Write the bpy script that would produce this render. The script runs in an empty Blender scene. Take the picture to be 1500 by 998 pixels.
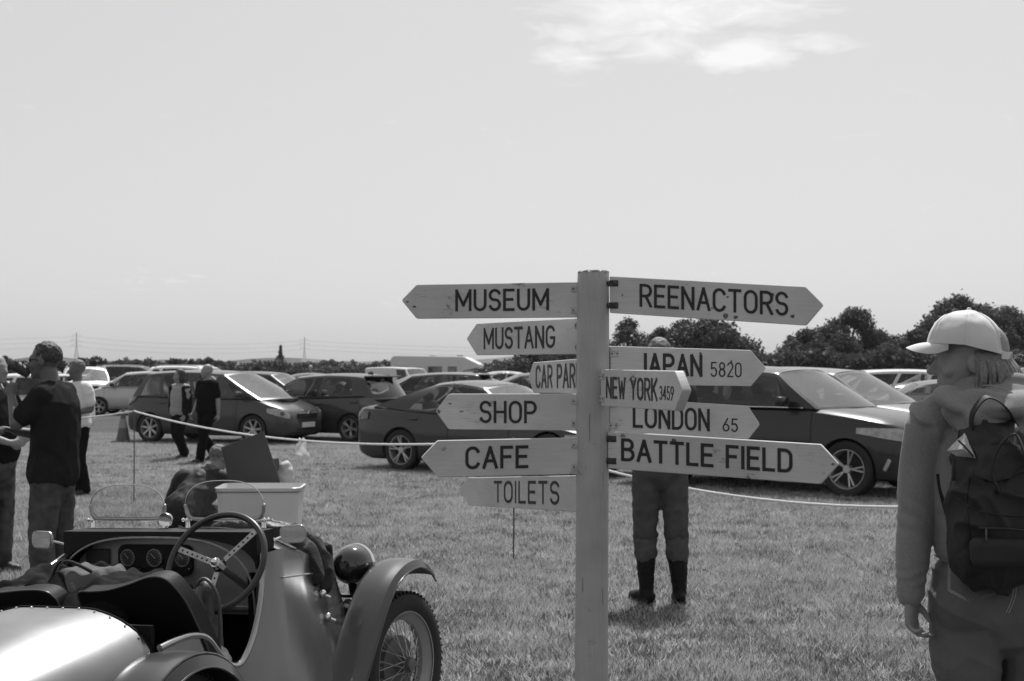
import bpy, bmesh, math, random
import numpy as np
from mathutils import Vector, Matrix, Euler, noise
R = math.radians
rnd = random.Random(7)
SC = bpy.context.scene
COL = SC.collection

# ------------------------------------------------------------ camera
CAM_H = 1.68
FPX = 2083.0                      # focal length in pixels of the 1500 px wide photograph
HORZ = 537.0
cam_d = bpy.data.cameras.new('camera')
cam_d.lens = 50.0; cam_d.sensor_width = 36.0
cam_d.clip_start = 0.05; cam_d.clip_end = 12000
cam_d.dof.use_dof = True
cam_d.dof.focus_distance = 4.75
cam_d.dof.aperture_fstop = 9.0
cam = bpy.data.objects.new('camera', cam_d)
COL.objects.link(cam)
cam.location = (0, 0, CAM_H)
cam.rotation_euler = (R(90) + math.atan((HORZ - 499.0) / FPX), 0, 0)
SC.camera = cam

# ------------------------------------------------------------ world and sun
SUN_EL, SUN_AZ = 60.0, 12.0        # azimuth clockwise from the viewing direction (+Y)
world = bpy.data.worlds.new('World')
SC.world = world
world.use_nodes = True
nt = world.node_tree; nt.nodes.clear()
def N(t, ty, **kw):
    n = t.nodes.new(ty)
    for k, v in kw.items():
        setattr(n, k, v)
    return n
wo = N(nt, 'ShaderNodeOutputWorld'); bg = N(nt, 'ShaderNodeBackground')
sky = N(nt, 'ShaderNodeTexSky', sky_type='NISHITA', sun_disc=False)
sky.sun_elevation = R(SUN_EL); sky.sun_rotation = R(SUN_AZ)
sky.air_density = 1.0; sky.dust_density = 3.0; sky.ozone_density = 1.0; sky.altitude = 0
bw = N(nt, 'ShaderNodeSeparateColor')        # the red record of the film: blue sky away from the sun is darker
nt.links.new(sky.outputs[0], bw.inputs[0])
# black-and-white film compresses the sky: a bright even veil, with thin clouds on top
gm = N(nt, 'ShaderNodeMath', operation='POWER'); gm.inputs[1].default_value = 0.36
nt.links.new(bw.outputs[0], gm.inputs[0])
sc1 = N(nt, 'ShaderNodeMath', operation='MULTIPLY'); sc1.inputs[1].default_value = 4.05
nt.links.new(gm.outputs[0], sc1.inputs[0])
tc = N(nt, 'ShaderNodeTexCoord')
# cloud layer: direction projected on a high plane
sep = N(nt, 'ShaderNodeSeparateXYZ'); nt.links.new(tc.outputs['Generated'], sep.inputs[0])
zc = N(nt, 'ShaderNodeMath', operation='MAXIMUM'); zc.inputs[1].default_value = 0.0
nt.links.new(sep.outputs[2], zc.inputs[0])
za = N(nt, 'ShaderNodeMath', operation='ADD'); za.inputs[1].default_value = 0.12
nt.links.new(zc.outputs[0], za.inputs[0])
dx = N(nt, 'ShaderNodeMath', operation='DIVIDE'); nt.links.new(sep.outputs[0], dx.inputs[0]); nt.links.new(za.outputs[0], dx.inputs[1])
dy = N(nt, 'ShaderNodeMath', operation='DIVIDE'); nt.links.new(sep.outputs[1], dy.inputs[0]); nt.links.new(za.outputs[0], dy.inputs[1])
cb = N(nt, 'ShaderNodeCombineXYZ'); nt.links.new(dx.outputs[0], cb.inputs[0]); nt.links.new(dy.outputs[0], cb.inputs[1])
def blob(cx, cy, rx, ry, ang=0.0):
    """soft elliptical cloud bank in plan coordinates of the cloud plane"""
    mp = N(nt, 'ShaderNodeMapping', vector_type='TEXTURE')
    mp.inputs['Location'].default_value = (cx, cy, 0)
    mp.inputs['Rotation'].default_value = (0, 0, ang)
    mp.inputs['Scale'].default_value = (rx, ry, 1)
    nt.links.new(cb.outputs[0], mp.inputs[0])
    ln = N(nt, 'ShaderNodeVectorMath', operation='LENGTH'); nt.links.new(mp.outputs[0], ln.inputs[0])
    mr = N(nt, 'ShaderNodeMapRange', interpolation_type='SMOOTHSTEP')
    mr.inputs[1].default_value = 1.0; mr.inputs[2].default_value = 0.1
    nt.links.new(ln.outputs['Value'], mr.inputs[0])
    return mr.outputs[0]
def plane_xy(px, py):
    d = Vector(((px - 750) / FPX, 1.0, (HORZ - py) / FPX)).normalized()
    return d.x / (d.z + 0.12), d.y / (d.z + 0.12)
def cloud(px, py, wpx, hpx, strength):
    x, y = plane_xy(px, py)
    xa, _ = plane_xy(px - wpx, py); xb, _ = plane_xy(px + wpx, py)
    _, ya = plane_xy(px, py + hpx); _, yb = plane_xy(px, py - hpx)
    b = blob(x, y, (xb - xa) / 2, abs(ya - yb) / 2)
    m = N(nt, 'ShaderNodeMath', operation='MULTIPLY'); m.inputs[1].default_value = strength
    nt.links.new(b, m.inputs[0]); return m.outputs[0]
cl = [cloud(960, 20, 190, 66, 1.0), cloud(1090, 78, 130, 46, 1.15), cloud(835, 82, 90, 36, 0.8),
      cloud(1190, 62, 130, 26, 0.7), cloud(1110, 25, 110, 26, 0.7), cloud(900, -60, 420, 60, 0.7), cloud(960, 62, 170, 40, 0.72), cloud(860, 45, 120, 34, 0.7), cloud(1010, 10, 330, 52, 0.8),
      cloud(250, 402, 80, 26, 0.25), cloud(170, 425, 150, 26, 0.15), cloud(560, 445, 110, 18, 0.12)]
acc = cl[0]
for c_ in cl[1:]:
    m = N(nt, 'ShaderNodeMath', operation='MAXIMUM'); nt.links.new(acc, m.inputs[0]); nt.links.new(c_, m.inputs[1]); acc = m.outputs[0]
nz = N(nt, 'ShaderNodeTexNoise'); nz.inputs['Scale'].default_value = 9.0; nz.inputs['Detail'].default_value = 9.0
nz.inputs['Roughness'].default_value = 0.58; nz.inputs['Distortion'].default_value = 1.2
nt.links.new(cb.outputs[0], nz.inputs['Vector'])
ns = N(nt, 'ShaderNodeMapRange'); ns.inputs[1].default_value = 0.645; ns.inputs[2].default_value = 1.18
ad = N(nt, 'ShaderNodeMath', operation='MULTIPLY_ADD'); ad.inputs[1].default_value = 0.62; nt.links.new(acc, ad.inputs[0]); nt.links.new(nz.outputs['Fac'], ad.inputs[2]); nt.links.new(ad.outputs[0], ns.inputs[0])
cm = ns
cmx = N(nt, 'ShaderNodeMix', data_type='FLOAT')
nt.links.new(cm.outputs[0], cmx.inputs['Factor']); nt.links.new(sc1.outputs[0], cmx.inputs[2]); cmx.inputs[3].default_value = 9.6
nt.links.new(cmx.outputs[0], bg.inputs['Color'])
bg.inputs['Strength'].default_value = 0.1
nt.links.new(bg.outputs[0], wo.inputs[0])

sd = bpy.data.lights.new('sun', 'SUN'); sd.energy = 5.0; sd.angle = R(0.53); sd.color = (1, 1, 1)
sun = bpy.data.objects.new('sun', sd); COL.objects.link(sun)
sun.location = (30, 60, 80)
sdir = Vector((math.sin(R(SUN_AZ)) * math.cos(R(SUN_EL)), math.cos(R(SUN_AZ)) * math.cos(R(SUN_EL)), math.sin(R(SUN_EL))))
sun.rotation_euler = (-sdir).to_track_quat('-Z', 'Y').to_euler()
SC.view_settings.view_transform = 'Standard'; SC.view_settings.look = 'None'
SC.view_settings.exposure = 0.0; SC.view_settings.gamma = 1.0
SC.render.engine = 'CYCLES'
SC.cycles.max_bounces = 8; SC.cycles.transparent_max_bounces = 16
SC.cycles.sample_clamp_indirect = 4.0

# ------------------------------------------------------------ helpers
def at(px, py, d):
    return Vector(((px - 750) / FPX * d, d, CAM_H - (py - HORZ) / FPX * d))
def gdist(py):
    return CAM_H * FPX / (py - HORZ)
def gat(px, py):
    p = at(px, py, gdist(py)); p.z = 0; return p
def lerp(a, b, t): return a + (b - a) * t
def tag(o, label=None, cat=None, group=None, kind=None):
    if label: o['label'] = label
    if cat: o['category'] = cat
    if group: o['group'] = group
    if kind: o['kind'] = kind
    return o
def empty(name, loc=(0, 0, 0), rz=0.0, label=None, cat=None, group=None, rot=None):
    o = bpy.data.objects.new(name, None); COL.objects.link(o)
    o.empty_display_size = 0.2
    o.location = loc; o.rotation_euler = rot if rot else (0, 0, rz)
    return tag(o, label, cat, group)
def link(name, me, mat=None, parent=None):
    o = bpy.data.objects.new(name, me); COL.objects.link(o)
    if mat is not None and not me.materials:
        for m in (mat if isinstance(mat, (list, tuple)) else [mat]): me.materials.append(m)
    if parent: o.parent = parent
    return o
def obj(name, bm, mat=None, parent=None, smooth=True, ang=40, recalc=True, free=True):
    me = bpy.data.meshes.new(name)
    if recalc: bmesh.ops.recalc_face_normals(bm, faces=bm.faces)
    bm.to_mesh(me)
    if free: bm.free()
    if smooth and len(me.polygons):
        me.shade_smooth(); me.set_sharp_from_angle(angle=R(ang))
    return link(name, me, mat, parent)
def copy_tree(o, parent=None):
    c = o.copy(); COL.objects.link(c); c.parent = parent
    for ch in list(o.children): copy_tree(ch, c)
    return c
def evaluated(bm, mods, name='tmp', extra=None):
    me = bpy.data.meshes.new(name); bmesh.ops.recalc_face_normals(bm, faces=bm.faces); bm.to_mesh(me); bm.free()
    o = bpy.data.objects.new(name, me); COL.objects.link(o)
    mods(o)
    dg = bpy.context.evaluated_depsgraph_get()
    out = bpy.data.meshes.new_from_object(o.evaluated_get(dg), depsgraph=dg)
    bpy.data.objects.remove(o); bpy.data.meshes.remove(me)
    return out
def remesh(name, bm, voxel, mat, parent, disp=None, smooth=3):
    """one continuous skin grown over all the closed shapes in bm"""
    def mods(o):
        m = o.modifiers.new('r', 'REMESH'); m.mode = 'VOXEL'; m.voxel_size = voxel; m.use_smooth_shade = True
        if smooth:
            s = o.modifiers.new('s', 'SMOOTH'); s.iterations = smooth; s.factor = 0.5
    me = evaluated(bm, mods, name)
    if disp:
        n = len(me.vertices); co = np.empty(n * 3, 'f'); me.vertices.foreach_get('co', co)
        no = np.empty(n * 3, 'f'); me.vertices.foreach_get('normal', no)
        co = co.reshape(-1, 3); no = no.reshape(-1, 3)
        for i in range(n):
            co[i] += no[i] * disp(Vector(co[i].tolist()))
        me.vertices.foreach_set('co', co.ravel()); me.update()
    me.shade_smooth()
    return link(name, me, mat, parent)
def box(bm, c, s, rot=None, bev=0.0, seg=1):
    M = Matrix.Translation(Vector(c)) @ (rot.to_4x4() if rot else Matrix()) @ Matrix.Diagonal((s[0], s[1], s[2], 1))
    r = bmesh.ops.create_cube(bm, size=1.0, matrix=M)
    if bev > 0:
        es = list({e for v in r['verts'] for e in v.link_edges})
        bmesh.ops.bevel(bm, geom=es, offset=bev, segments=seg, affect='EDGES', profile=0.5)
def ell(bm, c, r, rot=None, sub=3):
    r = (r, r, r) if isinstance(r, (int, float)) else r
    M = Matrix.Translation(Vector(c)) @ (rot.to_4x4() if rot else Matrix()) @ Matrix.Diagonal((r[0], r[1], r[2], 1))
    bmesh.ops.create_icosphere(bm, subdivisions=sub, radius=1.0, matrix=M)
def cyl(bm, a, b, r1, r2=None, n=16, cap=True):
    a = Vector(a); b = Vector(b); r2 = r1 if r2 is None else r2
    d = b - a; q = d.to_track_quat('Z', 'Y').to_matrix().to_4x4()
    M = Matrix.Translation((a + b) / 2) @ q
    bmesh.ops.create_cone(bm, cap_ends=cap, segments=n, radius1=r1, radius2=r2, depth=d.length, matrix=M)
def cr(P, t):
    """Catmull-Rom through list of tuples/Vectors/np arrays at t in [0, n-1]"""
    n = len(P) - 1; i = min(int(t), n - 1); f = t - i
    p0 = P[max(i - 1, 0)]; p1 = P[i]; p2 = P[i + 1]; p3 = P[min(i + 2, n)]
    return tuple(0.5 * ((2 * b) + (-a + c) * f + (2 * a - 5 * b + 4 * c - d) * f * f + (-a + 3 * b - 3 * c + d) * f ** 3)
                 for a, b, c, d in zip(p0, p1, p2, p3))
def resample(P, k):
    n = len(P) - 1
    return [cr(P, i / k) for i in range(n * k + 1)]
def rings(bm, RR, closed=True, cap=True):
    """loft through rings (lists of points)"""
    vs = [[bm.verts.new(p) for p in r] for r in RR]
    m = len(vs[0])
    for a, b in zip(vs, vs[1:]):
        for i in range(m if closed else m - 1):
            j = (i + 1) % m
            try: bm.faces.new((a[i], a[j], b[j], b[i]))
            except ValueError: pass
    if cap and closed:
        bm.faces.new(list(reversed(vs[0]))); bm.faces.new(vs[-1])
    return vs
def limb(bm, pts, rad, side=(1, 0, 0), k=4, n=14, round_ends=True):
    """tapered tube through pts; rad = r or (r_side, r_other) per point, smoothly interpolated"""
    P = [tuple(p) + (tuple(r) if isinstance(r, (tuple, list)) else (r, r)) for p, r in zip(pts, rad)]
    S = resample(P, k) if k > 1 else P
    side = Vector(side); RR = []
    C = [Vector(s[:3]) for s in S]
    for i, s in enumerate(S):
        t = (C[min(i + 1, len(C) - 1)] - C[max(i - 1, 0)]).normalized()
        u = side - t * side.dot(t)
        if u.length < 1e-4: u = t.orthogonal()
        u.normalize(); v = t.cross(u)
        side = u if i else u
        ra, rb = max(s[3], 1e-4), max(s[4], 1e-4)
        def ring(c, f): return [c + u * math.cos(2 * math.pi * q / n) * ra * f + v * math.sin(2 * math.pi * q / n) * rb * f for q in range(n)]
        m = min(ra, rb)
        if i == 0 and round_ends:
            RR += [ring(C[0] - t * m * .85, .3), ring(C[0] - t * m * .55, .75)]
        RR.append(ring(C[i], 1))
        if i == len(S) - 1 and round_ends:
            RR += [ring(C[i] + t * m * .55, .75), ring(C[i] + t * m * .85, .3)]
    rings(bm, RR)
def tube(bm, pts, r, n=8, k=4, closed=False):
    pts = [tuple(p) for p in pts]
    if closed:
        S = pts
        C = [Vector(s) for s in S]; m = len(C); u = None; RR = []
        for i in range(m):
            t = (C[(i + 1) % m] - C[i - 1]).normalized()
            if u is None: u = t.orthogonal().normalized()
            u = (u - t * u.dot(t)).normalized(); v = t.cross(u)
            RR.append([C[i] + (u * math.cos(2 * math.pi * q / n) + v * math.sin(2 * math.pi * q / n)) * r for q in range(n)])
        RR.append(RR[0])
        vs = [[bm.verts.new(p) for p in rr] for rr in RR[:-1]]; vs.append(vs[0])
        for a, b in zip(vs, vs[1:]):
            for i in range(n): bm.faces.new((a[i], a[(i + 1) % n], b[(i + 1) % n], b[i]))
        return
    limb(bm, pts, [r] * len(pts), side=(0.31, 0.17, 0.93), k=k, n=n, round_ends=False)
def lathe(bm, prof, n=32, M=None, cap=False):
    """prof = [(radius, height along local Z)]"""
    M = M or Matrix()
    RR = [[M @ Vector((r * math.cos(2 * math.pi * q / n), r * math.sin(2 * math.pi * q / n), z)) for q in range(n)] for r, z in prof]
    rings(bm, RR, cap=cap)
def prism(bm, poly, depth, M=None):
    """polygon in local XY, extruded along +Z by depth"""
    M = M or Matrix()
    a = [bm.verts.new(M @ Vector((x, y, 0))) for x, y in poly]
    b = [bm.verts.new(M @ Vector((x, y, depth))) for x, y in poly]
    n = len(poly)
    bm.faces.new(list(reversed(a))); bm.faces.new(b)
    for i in range(n): bm.faces.new((a[i], a[(i + 1) % n], b[(i + 1) % n], b[i]))
def grid(bm, f, nu, nv, thick=0.0):
    vs = [[bm.verts.new(f(i / nu, j / nv)) for j in range(nv + 1)] for i in range(nu + 1)]
    for i in range(nu):
        for j in range(nv):
            bm.faces.new((vs[i][j], vs[i + 1][j], vs[i + 1][j + 1], vs[i][j + 1]))
    return vs
def solid(bm, t):
    """give a sheet thickness t"""
    bmesh.ops.recalc_face_normals(bm, faces=bm.faces)
    bmesh.ops.solidify(bm, geom=bm.faces[:], thickness=t)
def fr(dirx, up=(0, 0, 1)):
    """rotation matrix whose X axis is dirx"""
    x = Vector(dirx).normalized(); z = Vector(up); z = (z - x * z.dot(x)).normalized(); y = z.cross(x)
    return Matrix((x, y, z)).transposed()
def interp(T, x):
    if x <= T[0][0]: return T[0][1]
    for (a, b), (c, d) in zip(T, T[1:]):
        if x <= c: return b + (d - b) * (x - a) / (c - a)
    return T[-1][1]
def sinterp(T, x):
    if x <= T[0][0]: return T[0][1]
    if x >= T[-1][0]: return T[-1][1]
    for i, ((a, b), (c, d)) in enumerate(zip(T, T[1:])):
        if x <= c:
            f = (x - a) / (c - a)
            m0 = (d - T[i - 1][1]) / (c - T[i - 1][0]) if i > 0 else (d - b) / (c - a)
            m1 = (T[i + 2][1] - b) / (T[i + 2][0] - a) if i + 2 < len(T) else (d - b) / (c - a)
            h = c - a
            return ((2 * f ** 3 - 3 * f * f + 1) * b + (f ** 3 - 2 * f * f + f) * h * m0 + (-2 * f ** 3 + 3 * f * f) * d + (f ** 3 - f * f) * h * m1)

# ------------------------------------------------------------ materials (monochrome place, as the film saw it)
MATS = {}
def mat(name, v=0.5, rough=0.6, metal=0.0, var=0.0, vscale=8.0, bump=0.0, bscale=60.0, coat=0.0, spec=0.5, sheen=0.0,
        stretch=None, detail=5.0, island=0.0, trans=0.0):
    if name in MATS: return MATS[name]
    m = bpy.data.materials.new(name); m.use_nodes = True; t = m.node_tree
    b = t.nodes['Principled BSDF']
    b.inputs['Base Color'].default_value = (v, v, v, 1); b.inputs['Roughness'].default_value = rough
    b.inputs['Metallic'].default_value = metal; b.inputs['Specular IOR Level'].default_value = spec
    if coat: b.inputs['Coat Weight'].default_value = coat; b.inputs['Coat Roughness'].default_value = 0.04
    if sheen: b.inputs['Sheen Weight'].default_value = sheen
    co = N(t, 'ShaderNodeTexCoord').outputs['Object']
    if stretch:
        mp = N(t, 'ShaderNodeMapping'); mp.inputs['Scale'].default_value = stretch
        t.links.new(co, mp.inputs[0]); co = mp.outputs[0]
    if var:
        n = N(t, 'ShaderNodeTexNoise'); n.inputs['Scale'].default_value = vscale; n.inputs['Detail'].default_value = detail
        t.links.new(co, n.inputs['Vector'])
        r = N(t, 'ShaderNodeMapRange'); r.inputs[1].default_value = 0.28; r.inputs[2].default_value = 0.72
        r.inputs[3].default_value = v * (1 - var); r.inputs[4].default_value = v * (1 + var)
        t.links.new(n.outputs['Fac'], r.inputs[0]); src = r.outputs[0]
        if island:
            g = N(t, 'ShaderNodeNewGeometry')
            r2 = N(t, 'ShaderNodeMapRange'); r2.inputs[3].default_value = 1 - island; r2.inputs[4].default_value = 1 + island
            t.links.new(g.outputs['Random Per Island'], r2.inputs[0])
            mm = N(t, 'ShaderNodeMath', operation='MULTIPLY'); t.links.new(src, mm.inputs[0]); t.links.new(r2.outputs[0], mm.inputs[1]); src = mm.outputs[0]
        t.links.new(src, b.inputs['Base Color'])
        rr = N(t, 'ShaderNodeMapRange'); rr.inputs[3].default_value = max(0.03, rough * 0.8); rr.inputs[4].default_value = min(1, rough * 1.25)
        t.links.new(n.outputs['Fac'], rr.inputs[0]); t.links.new(rr.outputs[0], b.inputs['Roughness'])
    if bump:
        n = N(t, 'ShaderNodeTexNoise'); n.inputs['Scale'].default_value = bscale; n.inputs['Detail'].default_value = 4
        t.links.new(co, n.inputs['Vector'])
        bp = N(t, 'ShaderNodeBump'); bp.inputs['Strength'].default_value = bump; bp.inputs['Distance'].default_value = 0.01
        t.links.new(n.outputs['Fac'], bp.inputs['Height']); t.links.new(bp.outputs[0], b.inputs['Normal'])
    if trans:
        tr = N(t, 'ShaderNodeBsdfTranslucent'); tr.inputs[0].default_value = (v * 1.5, v * 1.5, v * 1.5, 1)
        mx = N(t, 'ShaderNodeMixShader'); mx.inputs[0].default_value = trans
        t.links.new(b.outputs[0], mx.inputs[1]); t.links.new(tr.outputs[0], mx.inputs[2])
        t.links.new(mx.outputs[0], t.nodes['Material Output'].inputs[0])
    MATS[name] = m
    return m
def glass(name, tint=0.5, refl=0.12, rough=0.02):
    if name in MATS: return MATS[name]
    m = bpy.data.materials.new(name); m.use_nodes = True; t = m.node_tree; t.nodes.clear()
    o = N(t, 'ShaderNodeOutputMaterial'); tr = N(t, 'ShaderNodeBsdfTransparent'); tr.inputs[0].default_value = (tint, tint, tint, 1)
    gl = N(t, 'ShaderNodeBsdfGlossy'); gl.inputs['Roughness'].default_value = rough; gl.inputs[0].default_value = (1, 1, 1, 1)
    fz = N(t, 'ShaderNodeFresnel'); fz.inputs[0].default_value = 1.5
    mr = N(t, 'ShaderNodeMapRange'); mr.inputs[1].default_value = 0.04; mr.inputs[3].default_value = refl; mr.inputs[4].default_value = 1
    t.links.new(fz.outputs[0], mr.inputs[0])
    mx = N(t, 'ShaderNodeMixShader'); t.links.new(mr.outputs[0], mx.inputs[0])
    t.links.new(tr.outputs[0], mx.inputs[1]); t.links.new(gl.outputs[0], mx.inputs[2]); t.links.new(mx.outputs[0], o.inputs[0])
    MATS[name] = m
    return m
# ------------------------------------------------------------ ground
def gz(y): return interp([(62, 0), (95, -.5)], y)      # the field falls away slightly beyond the first rows of cars
def ground_mat():
    m = bpy.data.materials.new('mown_grass'); m.use_nodes = True; t = m.node_tree
    b = t.nodes['Principled BSDF']; b.inputs['Roughness'].default_value = 0.9; b.inputs['Specular IOR Level'].default_value = 0.2
    co = N(t, 'ShaderNodeTexCoord').outputs['Object']
    def nz(scale, det, a, c, lo, hi, st=None):
        v = co
        if st:
            mp = N(t, 'ShaderNodeMapping'); mp.inputs['Scale'].default_value = st; t.links.new(co, mp.inputs[0]); v = mp.outputs[0]
        n = N(t, 'ShaderNodeTexNoise'); n.inputs['Scale'].default_value = scale; n.inputs['Detail'].default_value = det
        t.links.new(v, n.inputs['Vector'])
        r = N(t, 'ShaderNodeMapRange'); r.inputs[1].default_value = a; r.inputs[2].default_value = c
        r.inputs[3].default_value = lo; r.inputs[4].default_value = hi
        t.links.new(n.outputs['Fac'], r.inputs[0]); return r.outputs[0]
    a = nz(0.45, 6, .3, .7, 0.8, 1.25, (1, 1.6, 1)); c = nz(9, 8, .3, .7, 0.65, 1.35); d = nz(70, 5, .3, .7, 0.6, 1.4)
    m1 = N(t, 'ShaderNodeMath', operation='MULTIPLY'); t.links.new(a, m1.inputs[0]); t.links.new(c, m1.inputs[1])
    m2 = N(t, 'ShaderNodeMath', operation='MULTIPLY'); t.links.new(m1.outputs[0], m2.inputs[0]); t.links.new(d, m2.inputs[1])
    m3 = N(t, 'ShaderNodeMath', operation='MULTIPLY'); t.links.new(m2.outputs[0], m3.inputs[0]); m3.inputs[1].default_value = 0.09
    t.links.new(m3.outputs[0], b.inputs['Base Color'])
    bp = N(t, 'ShaderNodeBump'); bp.inputs['Strength'].default_value = 0.8; bp.inputs['Distance'].default_value = 0.03
    t.links.new(d, bp.inputs['Height']); t.links.new(bp.outputs[0], b.inputs['Normal'])
    return m
bm = bmesh.new()
rings(bm, [[(x, y, gz(y)) for x in (-5000, -600, -100, 0, 100, 600, 5000)] for y in (-5000, -500, -50, 0, 20, 40, 62, 66, 72, 80, 88, 95, 110, 150, 300, 800, 2000, 5000)], closed=False, cap=False)
g = obj('ground', bm, ground_mat()); tag(g, kind='structure')
g['label'] = 'mown grass field of the show ground and car park'

def blades(name, d0, d1, dens0, dens1, h0, h1, w, label):
    """real blades of mown grass; far ones sparser and wider"""
    rs = np.random.RandomState(3)
    P = []
    y = d0
    while y < d1:
        y2 = min(y * 1.06, d1)
        f = (y - d0) / (d1 - d0)
        wd = 0.40 * y2 + 1.5
        n = int((y2 - y) * 2 * wd * lerp(dens0, dens1, f ** 0.5))
        P.append(np.stack([rs.uniform(-wd, wd, n), rs.uniform(y, y2, n), np.full(n, 1 + 0.06 * y)], 1))
        y = y2
    P = np.concatenate(P); n = len(P)
    # clumping
    cl = np.sin(P[:, 0] * 3.1 + 2 * np.sin(P[:, 1] * 1.7)) * np.sin(P[:, 1] * 2.3 + 1.5 * np.sin(P[:, 0] * 2.9)) 
    keep = rs.rand(n) < 0.75 + 0.25 * cl; P = P[keep]; cl = cl[keep]; n = len(P)
    th = rs.uniform(0, 2 * math.pi, n); h = rs.uniform(h0, h1, n) * (1 + 0.25 * cl); ln = rs.normal(0, 0.5, (n, 2)) * h[:, None]
    ww = w * rs.uniform(.6, 1.4, n) * (0.35 * P[:, 2])
    c, s = np.cos(th) * ww, np.sin(th) * ww
    V = np.empty((n, 3, 3), 'f')
    V[:, 0] = np.stack([P[:, 0] - c, P[:, 1] - s, np.zeros(n)], 1)
    V[:, 1] = np.stack([P[:, 0] + c, P[:, 1] + s, np.zeros(n)], 1)
    V[:, 2] = np.stack([P[:, 0] + ln[:, 0], P[:, 1] + ln[:, 1], h], 1)
    me = bpy.data.meshes.new(name); me.vertices.add(3 * n); me.loops.add(3 * n); me.polygons.add(n)
    me.vertices.foreach_set('co', V.ravel()); me.loops.foreach_set('vertex_index', np.arange(3 * n, dtype='i'))
    me.polygons.foreach_set('loop_start', np.arange(0, 3 * n, 3, dtype='i')); me.update()
    o = link(name, me, mat('grass_blade', 0.36, 0.55, var=0.55, vscale=1.5, stretch=(.55, 1.3, 1), island=0.75, trans=0.35, spec=0.3, detail=8))
    tag(o, label, 'grass', kind='stuff')
blades('grass', 6.5, 36, 6800, 1300, 0.02, 0.06, 0.0034, 'short mown grass with dry tips covering the show field')

def tufts(name, n, seed, v, label):
    rs = np.random.RandomState(seed); V = []
    for i in range(n):
        y = 6.8 + 22 * rs.rand() ** 1.5; x = rs.uniform(-.4, .4) * y * 1.05; m = rs.randint(8, 26); s = rs.uniform(.02, .10)
        cx = x + rs.normal(0, s, m); cy = y + rs.normal(0, s, m); h = rs.uniform(.02, .05, m); th = rs.uniform(0, 6.28, m); w = rs.uniform(.0022, .005, m) * (1 + .03 * y)
        c, q = np.cos(th) * w, np.sin(th) * w; l = rs.normal(0, .6, (m, 2)) * h[:, None]
        V.append(np.stack([np.stack([cx - c, cy - q, np.zeros(m)], 1), np.stack([cx + c, cy + q, np.zeros(m)], 1), np.stack([cx + l[:, 0], cy + l[:, 1], h], 1)], 1))
    V = np.concatenate(V).astype('f'); k = len(V); me = bpy.data.meshes.new(name); me.vertices.add(3 * k); me.loops.add(3 * k); me.polygons.add(k)
    me.vertices.foreach_set('co', V.ravel()); me.loops.foreach_set('vertex_index', np.arange(3 * k, dtype='i')); me.polygons.foreach_set('loop_start', np.arange(0, 3 * k, 3, dtype='i')); me.update()
    tag(link(name, me, mat(name + '_blade', v, .6, var=.3, vscale=3, island=.5, trans=.3, spec=.2)), label, 'grass', kind='stuff')
tufts('clover', 7500, 5, .10, 'darker clover and weed tufts scattered through the mown grass')
tufts('straw', 3600, 6, .50, 'pale dry clippings and seed heads lying in the mown grass')

# ------------------------------------------------------------ trees, hedges
def leafmesh(name, pts, size, matl, parent=None, nrm=None, seed=1):
    rs = np.random.RandomState(seed); pts = np.asarray(pts, 'f'); n = len(pts)
    a = rs.normal(size=(n, 3)); 
    if nrm is not None: a = a * 0.7 + nrm
    a /= np.linalg.norm(a, axis=1)[:, None] + 1e-9
    b = np.cross(a, rs.normal(size=(n, 3))); b /= np.linalg.norm(b, axis=1)[:, None] + 1e-9
    c = np.cross(a, b); s = (size * rs.uniform(.55, 1.4, n))[:, None]
    V = np.empty((n, 4, 3), 'f')
    V[:, 0] = pts - b * s * .5; V[:, 1] = pts - c * s * .36; V[:, 2] = pts + b * s * .5; V[:, 3] = pts + c * s * .36
    me = bpy.data.meshes.new(name); me.vertices.add(4 * n); me.loops.add(4 * n); me.polygons.add(n)
    me.vertices.foreach_set('co', V.ravel()); me.loops.foreach_set('vertex_index', np.arange(4 * n, dtype='i'))
    me.polygons.foreach_set('loop_start', np.arange(0, 4 * n, 4, dtype='i')); me.update()
    return link(name, me, matl, parent)
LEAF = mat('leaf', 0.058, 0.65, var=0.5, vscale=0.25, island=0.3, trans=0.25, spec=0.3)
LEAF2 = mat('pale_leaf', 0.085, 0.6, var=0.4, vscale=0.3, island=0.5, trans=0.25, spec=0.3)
BARK = mat('bark', 0.08, 0.9, var=0.3, vscale=6, bump=0.5, bscale=20)
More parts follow.
